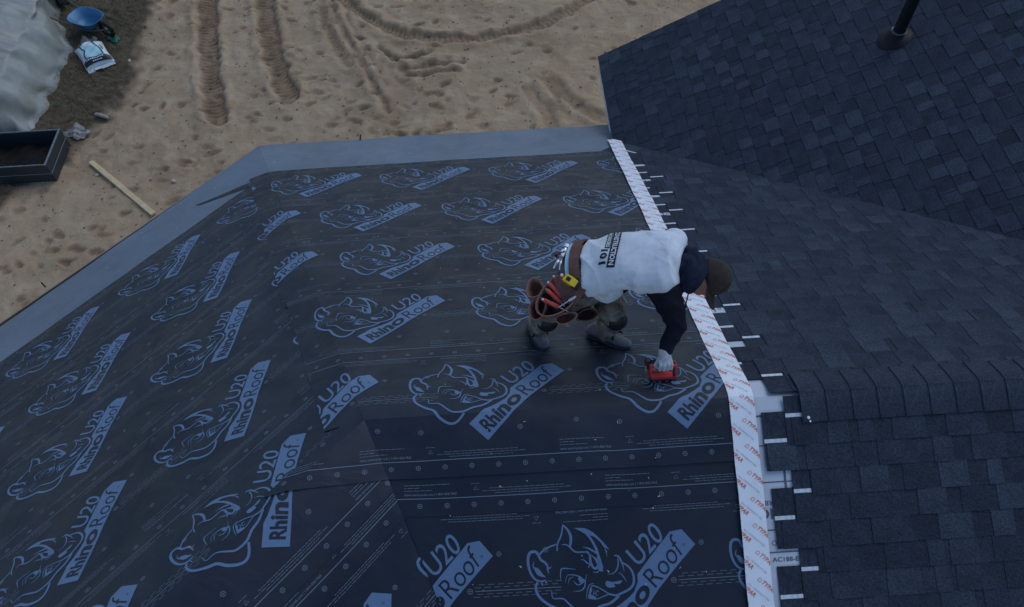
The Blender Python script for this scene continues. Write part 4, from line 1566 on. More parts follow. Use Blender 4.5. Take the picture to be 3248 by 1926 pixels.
fs += [tuple(range(n - 1, -1, -1)), tuple(range((len(rr) - 1) * n, len(rr) * n))]
q.add(vs, fs)
q.build('tray', M_BLUEP, wbw, smooth=True)
for sg in (-1, 1):
    q = MB(); q.tube([(0.42, sg * 0.05, 0.17), (0.1, sg * 0.15, 0.13), (-0.35, sg * 0.24, 0.24), (-0.85, sg * 0.29, 0.34)], 0.015, 8)
    q.build('handle', M_TUBE, wbw, smooth=True)
    q = MB(); q.tube([(-0.85, sg * 0.29, 0.34), (-0.97, sg * 0.30, 0.36)], 0.02, 8)
    q.build('hand_grip', M_RIM, wbw, smooth=True)
    q = MB(); q.tube([(-0.10, sg * 0.19, 0.17), (-0.22, sg * 0.22, 0.01), (-0.30, sg * 0.22, 0.01), (-0.33, sg * 0.23, 0.23)], 0.013, 8)
    q.build('leg', M_TUBE, wbw, smooth=True)
q = MB()
pts = [Vector((0.46 + 0.14 * math.cos(t), 0, 0.17 + 0.14 * math.sin(t))) for t in [2 * math.pi * i / 24 for i in range(25)]]
q.tube(pts, 0.04, 10, up=(0, 1, 0))
wh = q.build('tyre', M_RUBBER, wbw, smooth=True)
q = MB(); q.tube([(0.46, -0.05, 0.17), (0.46, 0.05, 0.17)], 0.045, 14)
q.build('hub', M_TUBE, wbw)

def crumple(name, c, size, mtl, label, cat, seed, h=0.09, group=None, tri=False):
    """a rumpled sheet lying on the ground, closed underneath"""
    rg = random.Random(seed)
    n = 18
    ph = [rg.uniform(0, 6) for _ in range(6)]
    zg = ground_h(c[0], c[1])
    vs = []
    for lay in (1, 0):
        for j in range(n + 1):
            for i in range(n + 1):
                s, t = i / n * 2 - 1, j / n * 2 - 1
                r = 1 + 0.12 * math.sin(3 * math.atan2(t, s) + ph[0]) + 0.08 * math.sin(7 * math.atan2(t, s) + ph[1])
                if tri: s = s * (0.55 - 0.45 * t)
                z = h * (0.45 + 0.3 * math.sin(4.2 * s + 2 * t + ph[2]) + 0.2 * math.sin(7.5 * t - 5 * s + ph[3]) + 0.12 * math.sin(15 * s + 9 * t + ph[4]))
                edge_ = max(abs(i / n * 2 - 1), abs(j / n * 2 - 1))
                z *= 1 - 0.75 * edge_ ** 4
                vs.append((s * r * size[0] / 2, t * r * size[1] / 2, max(z, 0.004) + 0.012 + (0.003 if lay else 0)))
    fs = []
    w = n + 1
    for l in (0, 1):
        for j in range(n):
            for i in range(n):
                a = l * w * w + j * w + i
                q = (a, a + 1, a + 1 + w, a + w)
                fs.append(q if l == 0 else q[::-1])
    o = pydata(name, vs, fs, [mtl], smooth=True)
    o.location = (c[0], c[1], zg)
    o.rotation_euler = (0, 0, rg.uniform(-0.6, 0.6))
    tag(o, label, cat, group)
    return o
crumple('plastic_sheet', (-6.70, 8.56), (0.40, 0.30), M_PAPER, 'crumpled grey plastic sheet on the dirt above the blue bin', 'plastic sheet', 3)
crumple('green_netting', (-7.70, 11.18), (0.32, 0.42), M_GREENF, 'torn green netting at the foot of the plastic covered heap', 'netting', 4, 0.08, tri=True)
crumple('green_netting', (-6.63, 11.12), (0.26, 0.14), M_GREENF, 'scrap of green netting behind the right corner of the soil bag', 'netting', 5, 0.07)
crumple('cardboard_scrap', (-7.10, 11.05), (0.30, 0.20), M_PAPER, 'grey cardboard scrap sticking out behind the soil bag', 'cardboard', 6, 0.16)
q = MB()
pts = [Vector((0, 0, 0)), Vector((0.10, -0.045, 0.012)), Vector((0.20, -0.09, 0.010)), Vector((0.27, -0.13, 0.0))]
q.tube(pts, [0.034, 0.046, 0.042, 0.026], 9, squash=0.8)
o = q.build('wood_chunk', M_WOODG, smooth=False)
o.location = (-6.46, 8.98, ground_h(-6.35, 8.92) + 0.03)
tag(o, 'short weathered chunk of wood at the edge of the grass', 'wood')
def stone(c, r, label, seed):
    rg = random.Random(seed)
    q = MB()
    q.ell((0, 0, 0), (r, r * rg.uniform(0.6, 0.9), r * 0.6), Matrix.Rotation(rg.uniform(0, 3), 3, 'Z'), 10, 7)
    q.v = [tuple(Vector(p) * (1 + rg.uniform(-0.12, 0.12))) for p in q.v]
    o = q.build('stone', M_STONE, smooth=False)
    o.location = (c[0], c[1], ground_h(*c) + r * 0.35)
    tag(o, label, 'stone', 'pale stones on the sand')
stone((-4.70, 7.22), 0.045, 'pale stone on the sand between the pine board and the roof corner', 1)
stone((-6.10, 7.52), 0.035, 'small pale stone just below the upper end of the board', 2)
stone((-6.18, 10.45), 0.040, 'pale stone at the grass edge right of the soil bag', 3)
stone((-7.62, 11.0), 0.075, 'white lump at the foot of the plastic covered heap', 4)
for p, d in (((-0.805, 4.965, -2.50), (0.1, 1, 0.4)), ((-4.11, 3.0, -2.49), (-0.7, 0.7, 0.3))):
    q = MB()
    q.box((0, 0, 0), (0.075, 0.016, 0.010), basis(Vector(d), (0, 0, 1)))
    o = q.build('eave_clip', M_RUBBER)
    o.location = p
    in_house(o)

# ------------------------------------------------------------------ the roofer
M_SKIN = mat('skin', (0.42, 0.22, 0.16), 0.55, 0.35, noise=(30, 0.12, None))
M_SHIRT = mat('white cotton', (0.66, 0.71, 0.78), 0.9, 0.15, noise=(6, 0.10, (0.50, 0.53, 0.57)), bump=(16, 0.5), sheen=0.2)
M_NAVY = mat('black hoodie cloth', (0.008, 0.010, 0.018), 0.9, 0.15, noise=(18, 0.3, None), bump=(26, 0.4))
M_GAITER = mat('navy hood cloth', (0.012, 0.018, 0.036), 0.9, 0.15, noise=(18, 0.3, None), bump=(20, 0.6))
M_CAP = mat('brown cap cloth', (0.045, 0.035, 0.030), 0.9, 0.15, noise=(24, 0.25, None), bump=(60, 0.3))
M_TROUSER = mat('dusty camouflage trousers', (0.24, 0.21, 0.175), 0.95, 0.1, noise=(13, 0.3, (0.035, 0.030, 0.026)), bump=(24, 0.5))
M_PAD = mat('black knee pad', (0.010, 0.010, 0.012), 0.5, 0.4)
M_BOOT = mat('grey work boot suede', (0.21, 0.215, 0.225), 0.9, 0.15, noise=(16, 0.4, (0.085, 0.087, 0.095)), bump=(50, 0.4))
M_SOLE = mat('boot sole', (0.05, 0.05, 0.055), 0.85)
M_LACE = mat('black lace', (0.006, 0.006, 0.008), 0.8)
M_LEATHER = mat('brown leather', (0.15, 0.075, 0.055), 0.75, 0.3, noise=(11, 0.35, (0.085, 0.045, 0.036)), bump=(30, 0.4))
M_LEATHER2 = mat('worn pink leather', (0.27, 0.14, 0.11), 0.8, 0.25, noise=(14, 0.3, (0.16, 0.08, 0.065)), bump=(30, 0.4))
M_GLOVE = mat('grey knit glove', (0.38, 0.39, 0.43), 0.9, 0.15, noise=(40, 0.2, None), bump=(90, 0.3))
M_GLOVEW = mat('white glove print', (0.75, 0.76, 0.8), 0.8)
M_RED = mat('red tool plastic', (0.50, 0.030, 0.030), 0.4, 0.45, noise=(22, 0.15, None))
M_BLACKP = mat('black tool plastic', (0.012, 0.012, 0.014), 0.45, 0.4)
M_STEEL = mat('bright steel', (0.62, 0.63, 0.66), 0.3, 0.5, 0.9, noise=(20, 0.1, None))
M_YELLOW = mat('yellow plastic', (0.72, 0.50, 0.02), 0.4, 0.45)
M_REDGRIP = mat('red rubber grip', (0.42, 0.055, 0.045), 0.5, 0.4, noise=(30, 0.25, None))
M_CYAN = mat('pale blue waistband', (0.36, 0.58, 0.70), 0.8)
M_INK = mat('black shirt ink', (0.018, 0.019, 0.022), 0.85)

def stain(m, col, sc, lo, hi):
    nt = m.node_tree
    b = nt.nodes['Principled BSDF']
    src = b.inputs['Base Color'].links[0].from_socket
    n = nt.nodes.new('ShaderNodeTexNoise')
    n.inputs['Scale'].default_value = sc
    n.inputs['Detail'].default_value = 8
    n.inputs['Distortion'].default_value = 0.8
    tc = next(k for k in nt.nodes if k.type == 'TEX_COORD')
    nt.links.new(tc.outputs['Object'], n.inputs['Vector'])
    r = nt.nodes.new('ShaderNodeMapRange')
    r.inputs['From Min'].default_value = lo
    r.inputs['From Max'].default_value = hi
    r.inputs['To Max'].default_value = 0.6
    nt.links.new(n.outputs['Fac'], r.inputs['Value'])
    mx = nt.nodes.new('ShaderNodeMix')
    mx.data_type = 'RGBA'
    mx.inputs[7].default_value = (*col, 1)
    nt.links.new(r.outputs['Result'], mx.inputs[0])
    nt.links.new(src, mx.inputs[6])
    nt.links.new(mx.outputs[2], b.inputs['Base Color'])
stain(M_SHIRT, (0.30, 0.30, 0.29), 7.5, 0.56, 0.72)
stain(M_LEATHER2, (0.34, 0.22, 0.18), 14, 0.5, 0.7)
stain(M_TROUSER, (0.34, 0.29, 0.22), 11, 0.52, 0.62)
PB = Vector((1.32, 0.70, -0.356))
person = empty('person', PB)
tag(person, 'roofer in a white shirt and dark cap bent over, stapling felt beside the white tape', 'person')
def onp(o):
    o.parent = person
    o.location = Vector(o.location) - PB
    return o

def capsule(mb, p0, r0, p1, r1, n=14, squash=1.0, up=None):
    p0, p1 = Vector(p0), Vector(p1)
    d = p1 - p0
    L = d.length
    t = d / L
    pts, rr = [], []
    for k in range(1, 4):
        a = math.pi / 2 * k / 4
        pts.append(p0 - t * r0 * math.cos(a)); rr.append(r0 * math.sin(a))
    for k in range(5):
        pts.append(p0 + d * k / 4); rr.append(r0 + (r1 - r0) * k / 4)
    for k in (3, 2, 1):
        a = math.pi / 2 * k / 4
        pts.append(p1 + t * r1 * math.cos(a)); rr.append(r1 * math.sin(a))
    mb.tube(pts, rr, n, squash=squash, up=up)

def blob(name, mb, mats, parent_fn=None, voxel=0.012, smooth=6, disp=None):
    """closed shapes fused into one skin by voxel remeshing"""
    tmp = pydata('tmp', mb.v, mb.f)
    C.objects.unlink(tmp)
    r = tmp.modifiers.new('r', 'REMESH')
    r.mode = 'VOXEL'
    r.voxel_size = voxel
    s = tmp.modifiers.new('s', 'SMOOTH')
    s.factor = 0.5
    s.iterations = smooth
    me = baked(tmp)
    bpy.data.objects.remove(tmp)
    me.name = name
    me.materials.clear()
    for m in mats: me.materials.append(m)
    if disp:
        nrm = [v.normal.copy() for v in me.vertices]
        cos = [v.co.copy() for v in me.vertices]
        me.vertices.foreach_set('co', [c for q, k in zip(cos, nrm) for c in (q + Vector(disp(q, k)))])
    me.polygons.foreach_set('use_smooth', [True] * len(me.polygons))
    me.update()
    o = bpy.data.objects.new(name, me)
    C.objects.link(o)
    if parent_fn: parent_fn(o)
    return o

PV, WA, CH, NK = Vector((1.365, 0.745, 0.335)), Vector((1.50, 0.715, 0.430)), Vector((1.735, 0.672, 0.480)), Vector((1.94, 0.625, 0.450))
AX = (CH - PV).normalized()
LATV = Vector((-AX.y, AX.x, 0)).normalized() * -1        # towards his right (near) side is -LATV
LATV = Vector((0.22, 0.975, 0))                          # towards his left side (away from the ridge)
SHR, SHL = CH + Vector((0.10, 0, -0.045)) - LATV * 0.165, CH + Vector((0.12, 0, -0.03)) + LATV * 0.17
ELR, WRR = Vector((1.875, 0.375, 0.235)), Vector((1.795, 0.262, 0.120))
ELL, WRL = Vector((1.77, 0.84, 0.20)), Vector((1.60, 0.745, 0.115))
HIPR, HIPL = PV - LATV * 0.095 + Vector((0.02, 0, -0.05)), PV + LATV * 0.095 + Vector((0.03, 0, -0.05))
KNR, ANR = Vector((1.105, 0.610, 0.075)), Vector((1.050, 0.712, -0.262))
KNL, ANL = Vector((1.535, 0.585, 0.080)), Vector((1.484, 0.612, -0.212))
HD = Vector((2.072, 0.592, 0.388))
HUP = Vector((0.80, -0.22, 0.38)).normalized()          # crown direction
HFW = Vector((0.20, -0.75, -0.62))
HFW = (HFW - HUP * HFW.dot(HUP)).normalized()            # face direction
HRT = HFW.cross(HUP)
HM = Matrix((HRT, HFW, HUP)).transposed()
def hp(x, y, z): return HD + HM @ Vector((x, y, z))

UPV = Vector((-0.42, 0.08, 0.90)).normalized()            # out of his back
# --- body: one continuous skin
bm_ = MB()
for a, ra, b, rb in ((PV, 0.125, WA, 0.118), (WA, 0.118, CH, 0.125), (CH, 0.110, NK, 0.058), (NK, 0.055, HD - HUP * 0.05, 0.058),
                     (CH + AX * 0.03, 0.08, SHR, 0.055), (CH + AX * 0.03, 0.08, SHL, 0.055), (SHR, 0.05, ELR, 0.042), (ELR, 0.040, WRR, 0.030),
                     (SHL, 0.05, ELL, 0.042), (ELL, 0.040, WRL, 0.030), (HIPR, 0.085, KNR, 0.055), (KNR, 0.050, ANR, 0.028), (HIPL, 0.085, KNL, 0.055), (KNL, 0.050, ANL, 0.028),
                     (ANR, 0.028, ANR + Vector((0.015, -0.04, -0.05)), 0.018), (ANL, 0.028, ANL + Vector((0.03, -0.026, -0.05)), 0.018), (WRR, 0.028, WRR + Vector((0.0, -0.04, -0.045)), 0.028), (WRL, 0.028, WRL + Vector((-0.04, -0.03, -0.03)), 0.028)):
    capsule(bm_, a, ra, b, rb)
bm_.ell(hp(0, 0, 0.0), (0.073, 0.092, 0.112), HM)
bm_.ell(hp(0, 0.035, -0.055), (0.055, 0.060, 0.062), HM)           # jaw
bm_.ell(hp(0, 0.10, -0.018), (0.013, 0.020, 0.020), HM)            # nose
bm_.ell(hp(0, 0.088, -0.062), (0.024, 0.012, 0.008), HM)           # lips
for sx in (-1, 1):
    bm_.ell(hp(sx * 0.076, -0.005, -0.012), (0.010, 0.020, 0.032), HM)   # ears
body = blob('body', bm_, [M_SKIN], onp, 0.010, 4)
M_EYE = mat('eye', (0.6, 0.6, 0.6), 0.3)
for sx in (-1, 1):
    ey_ = MB()
    ey_.ell(hp(sx * 0.030, 0.081, 0.004), (0.012, 0.010, 0.010), HM, 10, 6)
    onp(ey_.build('eye', M_EYE, smooth=True))

# --- trousers
tb = MB()
capsule(tb, PV + Vector((-0.03, 0, -0.02)) - LATV * 0.05, 0.132, PV + Vector((-0.03, 0, -0.02)) + LATV * 0.05, 0.132)
capsule(tb, PV, 0.128, WA, 0.105)
for h, k, a, out in ((HIPR, KNR, ANR, 0), (HIPL, KNL, ANL, 0)):
    capsule(tb, h, 0.118, k, 0.083)
    lo = a + (k - a) * 0.30
    capsule(tb, k, 0.080, lo, 0.064)
    tb.ell(lo, (0.074, 0.074, 0.030))
    tb.ell(lo + (k - a) * 0.13 + Vector((0.008, -0.012, 0)), (0.076, 0.078, 0.026))
fold = lambda p, n: n * (0.006 * math.sin(p.z * 85 + p.x * 30 + 2 * math.sin(p.y * 40)) * (0.4 + 0.6 * abs(math.sin(p.y * 21 + p.x * 17))))
onp(blob('trousers', tb, [M_TROUSER], None, 0.010, 5, fold))
for k_, a_, sgn in ((KNR, ANR, -1), (KNL, ANL, 1)):
    kb = MB()
    fdir = Vector((0.35, -0.75, -0.15)).normalized()
    kb.ell(k_ + fdir * 0.045 + Vector((0, 0, -0.02)), (0.072, 0.058, 0.080))
    onp(blob('knee_pad', kb, [M_PAD], None, 0.010, 3))

# --- shirt
sb = MB()
Mt = basis(AX, (0, 0, 1))
def ering(c, ry, rz, n=26):
    c = Vector(c)
    return [c + LATV * math.cos(2 * math.pi * i / n) * ry + UPV * math.sin(2 * math.pi * i / n) * rz * (1.0 if math.sin(2 * math.pi * i / n) > 0 else 0.9) for i in range(n)]
def loft(mb, rings, cap=True):
    n = len(rings[0])
    vs = [p for r in rings for p in r]
    fs = []
    for j in range(len(rings) - 1):
        for i in range(n):
            a, b = j * n + i, j * n + (i + 1) % n
            fs.append((a, b, b + n, a + n))
    if cap:
        fs += [tuple(range(n - 1, -1, -1)), tuple(range((len(rings) - 1) * n, len(rings) * n))]
    mb.add(vs, fs)
loft(sb, [ering(PV + AX * 0.030, 0.192, 0.158), ering(PV + AX * 0.09, 0.198, 0.160), ering(WA + AX * 0.02, 0.196, 0.152), ering(WA + AX * 0.13, 0.200, 0.148), ering(CH, 0.212, 0.150), ering(CH + AX * 0.09, 0.205, 0.142),
          ering(CH + AX * 0.15, 0.170, 0.125), ering(NK - AX * 0.02, 0.105, 0.10)])
capsule(sb, CH + AX * 0.07 + Vector((0, 0, 0.02)), 0.11, SHR + Vector((0.0, 0.035, 0.02)), 0.078)
capsule(sb, CH + AX * 0.07 + Vector((0, 0, 0.02)), 0.11, SHL + Vector((0.01, -0.01, 0.02)), 0.082)
sb.ell(PV + AX * 0.17 - LATV * 0.145 + Vector((0, 0, -0.075)), (0.095, 0.055, 0.065))       # loose front hanging down
def shirt_fold(p, n):
    q = (p - PV)
    along, lat = q.dot(AX), q.dot(LATV)
    rdg = lambda a: 1 - abs(math.sin(a)) ** 0.6
    f = 0.016 * rdg(along * 19 + lat * 10 + 0.9 * math.sin(lat * 13)) * math.exp(-((along - 0.05) / 0.10) ** 2)
    f += 0.019 * rdg(along * 12 - lat * 15 + 0.8 * math.sin(along * 17)) * max(0, min(1, (-lat - 0.02) / 0.12))
    f += 0.017 * rdg(along * 9 + lat * 11 + math.sin(lat * 9)) * max(0, min(1, (along - 0.30) / 0.1)) * max(0, min(1, abs(lat) / 0.15))
    f += 0.004 * math.sin(along * 15 + lat * 30) - 0.007
    return n * f
shirt = blob('shirt', sb, [M_SHIRT], None, 0.007, 8, shirt_fold)
# printed words on the lower back, pressed onto the cloth
from mathutils.bvhtree import BVHTree
dgm = shirt.data
bvh = BVHTree.FromPolygons([v.co.copy() for v in dgm.vertices], [tuple(p.vertices) for p in dgm.polygons])
F = Flat()
TU, TV = Vector((-0.30, -0.954, 0)), Vector((0.954, -0.30, 0))      # reading direction, letter tops
TO = Vector((1.545, 0.875, 0))
F.rect(0, 0.0, 0.285, 0.046, 0, 1)
F.text('CONSTRUCTION', lambda x, y: (0.010 + 0.265 * x, 0.008 + 0.030 * y), 0.03, 1, 2, 2)
F.rect(0.008, -0.032, 0.168, -0.002, 0, 1)
F.text('WORKERS', lambda x, y: (0.014 + 0.148 * x, -0.028 + 0.023 * y), 0.03, 1, 2, 2)
F.text('101', lambda x, y: (0.180 + 0.088 * x, -0.050 + 0.042 * y), 0.035, 0, 1, 2)
tp_ = MB()
for tri, m, lay in F.t:
    pcs = []
    us = [p[0] for p in tri]; vs_ = [p[1] for p in tri]
    for i in range(math.floor(min(us) / 0.012), math.ceil(max(us) / 0.012)):
        c1 = clip_poly(list(tri), [(i * 0.012, 0, 1, 0), ((i + 1) * 0.012, 0, -1, 0)])
        if len(c1) < 3: continue
        for j in range(math.floor(min(vs_) / 0.012), math.ceil(max(vs_) / 0.012)):
            c2 = clip_poly(c1, [(0, j * 0.012, 0, 1), (0, (j + 1) * 0.012, 0, -1)])
            if len(c2) > 2: pcs.append(c2)
    for pc in pcs:
        out = []
        for p in pc:
            w = TO + TU * p[0] + TV * p[1]
            w.z = 1.2
            hit, nr, _, _ = bvh.ray_cast(w, Vector((0.0, 0.0, -1)))
            if hit is None: break
            out.append(hit + Vector((0, -0.15, 1)) * (0.0025 + 0.0012 * lay))
        if len(out) == len(pc):
            tp_.add(out, [tuple(range(len(out)))] , m)
onp(shirt)
tpo = tp_.build('shirt_print', [M_INK, M_SHIRT], shirt)

# --- sleeves, hood, gaiter
sl = MB()
capsule(sl, SHR + Vector((-0.015, 0.02, -0.01)), 0.098, SHR + (ELR - SHR) * 0.55, 0.082)
capsule(sl, SHR + (ELR - SHR) * 0.4, 0.084, ELR, 0.062)
capsule(sl, ELR, 0.062, WRR + (ELR - WRR) * 0.10, 0.044)
capsule(sl, CH + AX * 0.05 + Vector((0, 0, -0.06)), 0.09, SHR + Vector((0.02, 0, -0.03)), 0.09)
sfold = lambda p, n: n * (0.009 * (1 - abs(math.sin(p.z * 24 + p.y * 17 + 1.2 * math.sin(p.x * 30))) ** 0.6) - 0.004)
onp(blob('sleeve', sl, [M_NAVY], None, 0.010, 4, sfold))
sl = MB()
capsule(sl, SHL, 0.085, ELL, 0.062)
capsule(sl, ELL, 0.062, WRL, 0.044)
onp(blob('sleeve', sl, [M_NAVY], None, 0.010, 4, sfold))
gb_ = MB()
nx_ = (HD - NK).normalized()
gM = basis(nx_, (0, 0, 1))
for cc, ry, rz, tr in ((NK + nx_ * 0.005, 0.112, 0.076, 0.044), (NK + nx_ * 0.040, 0.104, 0.070, 0.040), (NK + nx_ * 0.070, 0.090, 0.064, 0.028)):
    pts = [cc + gM @ Vector((0, math.cos(t) * ry, math.sin(t) * rz)) for t in [2 * math.pi * i / 24 for i in range(25)]]
    gb_.tube(pts, tr, 10)
capsule(gb_, NK - nx_ * 0.02, 0.085, NK + nx_ * 0.06, 0.075)
onp(blob('hood', gb_, [M_GAITER], None, 0.009, 4, lambda p, n: n * (0.005 * math.sin((p - NK).dot(nx_) * 110 + math.sin(p.y * 30) * 2))))
dc = MB()
d0 = NK + nx_ * 0.03 - LATV * 0.13 + Vector((0, 0, -0.03))
dc.tube([d0, d0 + Vector((-0.005, -0.02, -0.10)), d0 + Vector((0.0, -0.03, -0.20))], 0.004, 6)
onp(dc.build('drawcord', M_LACE))

# --- cap: crown, brim, label
cb = MB()
n_u, n_v = 26, 8
vs = []
for j in range(n_v + 1):
    th = math.pi / 2 * 0.98 * j / n_v
    for i in range(n_u):
        ph = 2 * math.pi * i / n_u
        r = math.cos(th) ** 0.75
        vs.append(hp(0.093 * r * math.cos(ph), 0.112 * r * math.sin(ph) - 0.006, 0.012 + 0.128 * math.sin(th)))
fs = []
for j in range(n_v):
    for i in range(n_u):
        a, b = j * n_u + i, j * n_u + (i + 1) % n_u
        fs.append((a, b, b + n_u, a + n_u))
fs.append(tuple(range(n_v * n_u, (n_v + 1) * n_u)))
cb.add(vs, fs)
cap = onp(cb.build('cap', M_CAP, smooth=True))
md = cap.modifiers.new('solid', 'SOLIDIFY'); md.thickness = 0.004
bb = MB()
vs, fs = [], []
nb = 14
for th in (0.0, 0.005):
    for r in (0.0, 0.5, 1.0):
        for i in range(nb + 1):
            t = math.pi * (0.12 + 0.76 * i / nb)
            x, y = 0.092 * math.cos(t), 0.106 * math.sin(t)
            vs.append(hp(x * (1 - 0.06 * r), y + 0.085 * r * math.sin(t) ** 0.6, 0.018 + th - 0.9 * x * x * 4 * 0.35 - 0.012 * r))
w_ = nb + 1
for l in (0, 3):
    for r in (0, 1):
        for i in range(nb):
            a = (l + r) * w_ + i
            q = (a, a + 1, a + 1 + w_, a + w_)
            fs.append(q if l else q[::-1])
for i in range(nb):
    a, b = 2 * w_ + i, 5 * w_ + i
    fs.append((a, a + 1, b + 1, b))
bb.add(vs, fs)
bb.build('brim', M_CAP, cap, smooth=True)
lb = MB()
lb.box(hp(-0.055, -0.088, 0.045), (0.030, 0.004, 0.016), HM)
lb.build('cap_label', M_GLOVEW, cap)

# --- boots
def boot(ank, toe_dir, name='boot'):
    t = Vector(toe_dir)
    # sole lies in the far slope
    t = (t - N_FAR * t.dot(N_FAR)).normalized()
    r = t.cross(N_FAR)
    def at(a, b, h):
        return base + t * a + r * b + N_FAR * h
    p = Vector((ank.x, ank.y, -S * ank.y))
    base = p + N_FAR * 0.016
    b = MB()
    secs = [(-0.085, 0.030, 0.030), (-0.07, 0.036, 0.075), (-0.02, 0.040, 0.105), (0.04, 0.042, 0.085), (0.09, 0.047, 0.066), (0.14, 0.049, 0.054), (0.185, 0.044, 0.044), (0.212, 0.028, 0.030)]
    for (a0, w0, h0), (a1, w1, h1) in zip(secs, secs[1:]):
        for k in range(3):
            f = k / 3
            a, w, h = a0 + (a1 - a0) * f, w0 + (w1 - w0) * f, h0 + (h1 - h0) * f
            b.ell(at(a, 0, 0.018 + h * 0.45), (w, w, h * 0.55), Matrix((r, t, N_FAR)).transposed(), 12, 8)
    capsule(b, at(-0.03, 0, 0.07), 0.052, ank + Vector((0, 0, 0.075)), 0.057)
    o = blob(name, b, [M_BOOT], None, 0.007, 3)
    onp(o)
    s = MB()
    prof = [(-0.090, 0.0), (-0.075, 0.030), (-0.03, 0.037), (0.04, 0.036), (0.10, 0.046), (0.15, 0.048), (0.19, 0.040), (0.216, 0.018)]
    loop = [(a, w) for a, w in prof] + [(a, -w) for a, w in prof[::-1]]
    k = len(loop)
    s.add([at(a, w, 0.0) for a, w in loop] + [at(a, w, 0.026) for a, w in loop], [tuple(range(k - 1, -1, -1)), tuple(range(k, 2 * k))] + [(i, (i + 1) % k, k + (i + 1) % k, k + i) for i in range(k)])
    so_ = s.build('sole', M_SOLE, o)
    la = MB()
    for i, (a, h) in enumerate(((0.015, 0.150), (0.042, 0.132), (0.07, 0.114), (0.095, 0.102))):
        la.tube([at(a, -0.028, h - 0.018), at(a + 0.008, 0, h), at(a, 0.028, h - 0.018)], 0.0042, 6)
        la.tube([at(a, -0.026, h - 0.016), at(a + 0.022, 0.026, h - 0.028)], 0.0036, 6)
    la.tube([at(0.09, 0.0, 0.106), at(0.115, 0.03, 0.098), at(0.125, 0.055, 0.066)], 0.007, 6)
    la.tube([at(0.09, 0.0, 0.106), at(0.12, -0.018, 0.102), at(0.135, -0.05, 0.072)], 0.007, 6)
    tg = la.build('laces', M_LACE, o)
    tn = MB()
    tn.ell(at(0.042, 0, 0.112), (0.028, 0.066, 0.026), Matrix((r, t, (N_FAR + t * -0.35).normalized())).transposed(), 12, 8)
    tn.ell(ank + t * 0.035 + Vector((0, 0, 0.045)), (0.034, 0.034, 0.060), None, 12, 8)
    blob('tongue', tn, [M_LACE], None, 0.008, 2).parent = o
    return o
boot(ANR, (0.26, -0.96, 0))
boot(ANL, (0.75, -0.66, 0))

# --- right hand: glove closed on the tool's handle
HC = Vector((1.797, 0.222, 0.078))
GX_ = Vector((1, 0, 0))
gl = MB()
up_ = Vector((0.02, 0.35, 0.94)).normalized()
fw_ = Vector((0, -0.94, 0.35))
capsule(gl, WRR + Vector((0, 0.0, 0.008)), 0.036, HC + up_ * 0.028, 0.036)
gl.ell(HC + up_ * 0.020, (0.046, 0.036, 0.024))
for i, fx in enumerate((-0.033, -0.011, 0.011, 0.032)):
    ln = (0.9, 1.0, 0.97, 0.82)[i]
    k0 = HC + GX_ * fx + up_ * 0.022 + fw_ * 0.022
    k1 = HC + GX_ * fx * 1.05 + up_ * 0.010 + fw_ * 0.050 * ln
    k2 = HC + GX_ * fx * 1.05 - up_ * 0.022 + fw_ * 0.050 * ln
    k3 = HC + GX_ * fx * 1.02 - up_ * 0.034 + fw_ * 0.022
    capsule(gl, k0, 0.0118, k1, 0.0108, 8)
    capsule(gl, k1, 0.0108, k2, 0.0100, 8)
    capsule(gl, k2, 0.0100, k3, 0.0092, 8)
t0 = HC - GX_ * 0.038 + up_ * 0.012
capsule(gl, t0, 0.014, t0 - GX_ * 0.018 - up_ * 0.022 + fw_ * 0.012, 0.012, 8)
capsule(gl, t0 - GX_ * 0.018 - up_ * 0.022 + fw_ * 0.012, 0.012, t0 + GX_ * 0.004 - up_ * 0.044 + fw_ * 0.016, 0.0105, 8)
glove = onp(blob('glove', gl, [M_GLOVE], None, 0.0042, 2))
gp = MB()
gp.box(HC + up_ * 0.045 + GX_ * 0.012, (0.040, 0.026, 0.003), Matrix.Rotation(0.4, 3, 'Z') @ basis(GX_, up_))
gp.build('glove_print', M_GLOVEW, glove)
# left hand rests on the knee
gl = MB()
h0 = WRL + Vector((-0.03, -0.03, -0.02))
capsule(gl, WRL, 0.034, h0, 0.036)
gl.ell(h0 + Vector((-0.02, -0.03, 0)), (0.042, 0.045, 0.020))
for i in range(4):
    a = h0 + Vector((-0.045 + 0.024 * i, -0.06, 0))
    m1 = a + Vector((-0.006, -0.035, -0.010))
    capsule(gl, a, 0.0105, m1, 0.0100, 8)
    capsule(gl, m1, 0.0100, m1 + Vector((0, -0.018, -0.025)), 0.0088, 8)
capsule(gl, h0 + Vector((0.03, -0.01, 0)), 0.012, h0 + Vector((0.055, -0.05, -0.02)), 0.010, 8)
onp(blob('glove', gl, [M_GLOVE], None, 0.0045, 2))

# ------------------------------------------------------------------ tool belt (a thing of its own, worn by the roofer)
TB = Vector((1.30, 0.72, 0.40))
belt = empty('tool_belt', TB)
tag(belt, 'brown leather tool belt with open pouches strapped round the roofer', 'tool belt')
def onb(o):
    o.parent = belt
    o.location = Vector(o.location) - TB
    return o
def band(c, ry, rz, width, th, name, matl, lean=0.0):
    mb = MB()
    n = 40
    vs, fs = [], []
    for i in range(n):
        t = 2 * math.pi * i / n
        rad = (LATV * math.cos(t) * ry + UPV * math.sin(t) * rz)
        nd = rad.normalized()
        for a, b in ((-0.5, 0), (0.5, 0), (0.5, 1), (-0.5, 1)):
            vs.append(Vector(c) + rad + AX * (a * width + lean * math.cos(t)) + nd * (b * th))
    for i in range(n):
        j = (i + 1) % n
        for k in range(4):
            fs.append((i * 4 + k, i * 4 + (k + 1) % 4, j * 4 + (k + 1) % 4, j * 4 + k))
    mb.add(vs, fs)
    return onb(mb.build(name, matl, smooth=False))
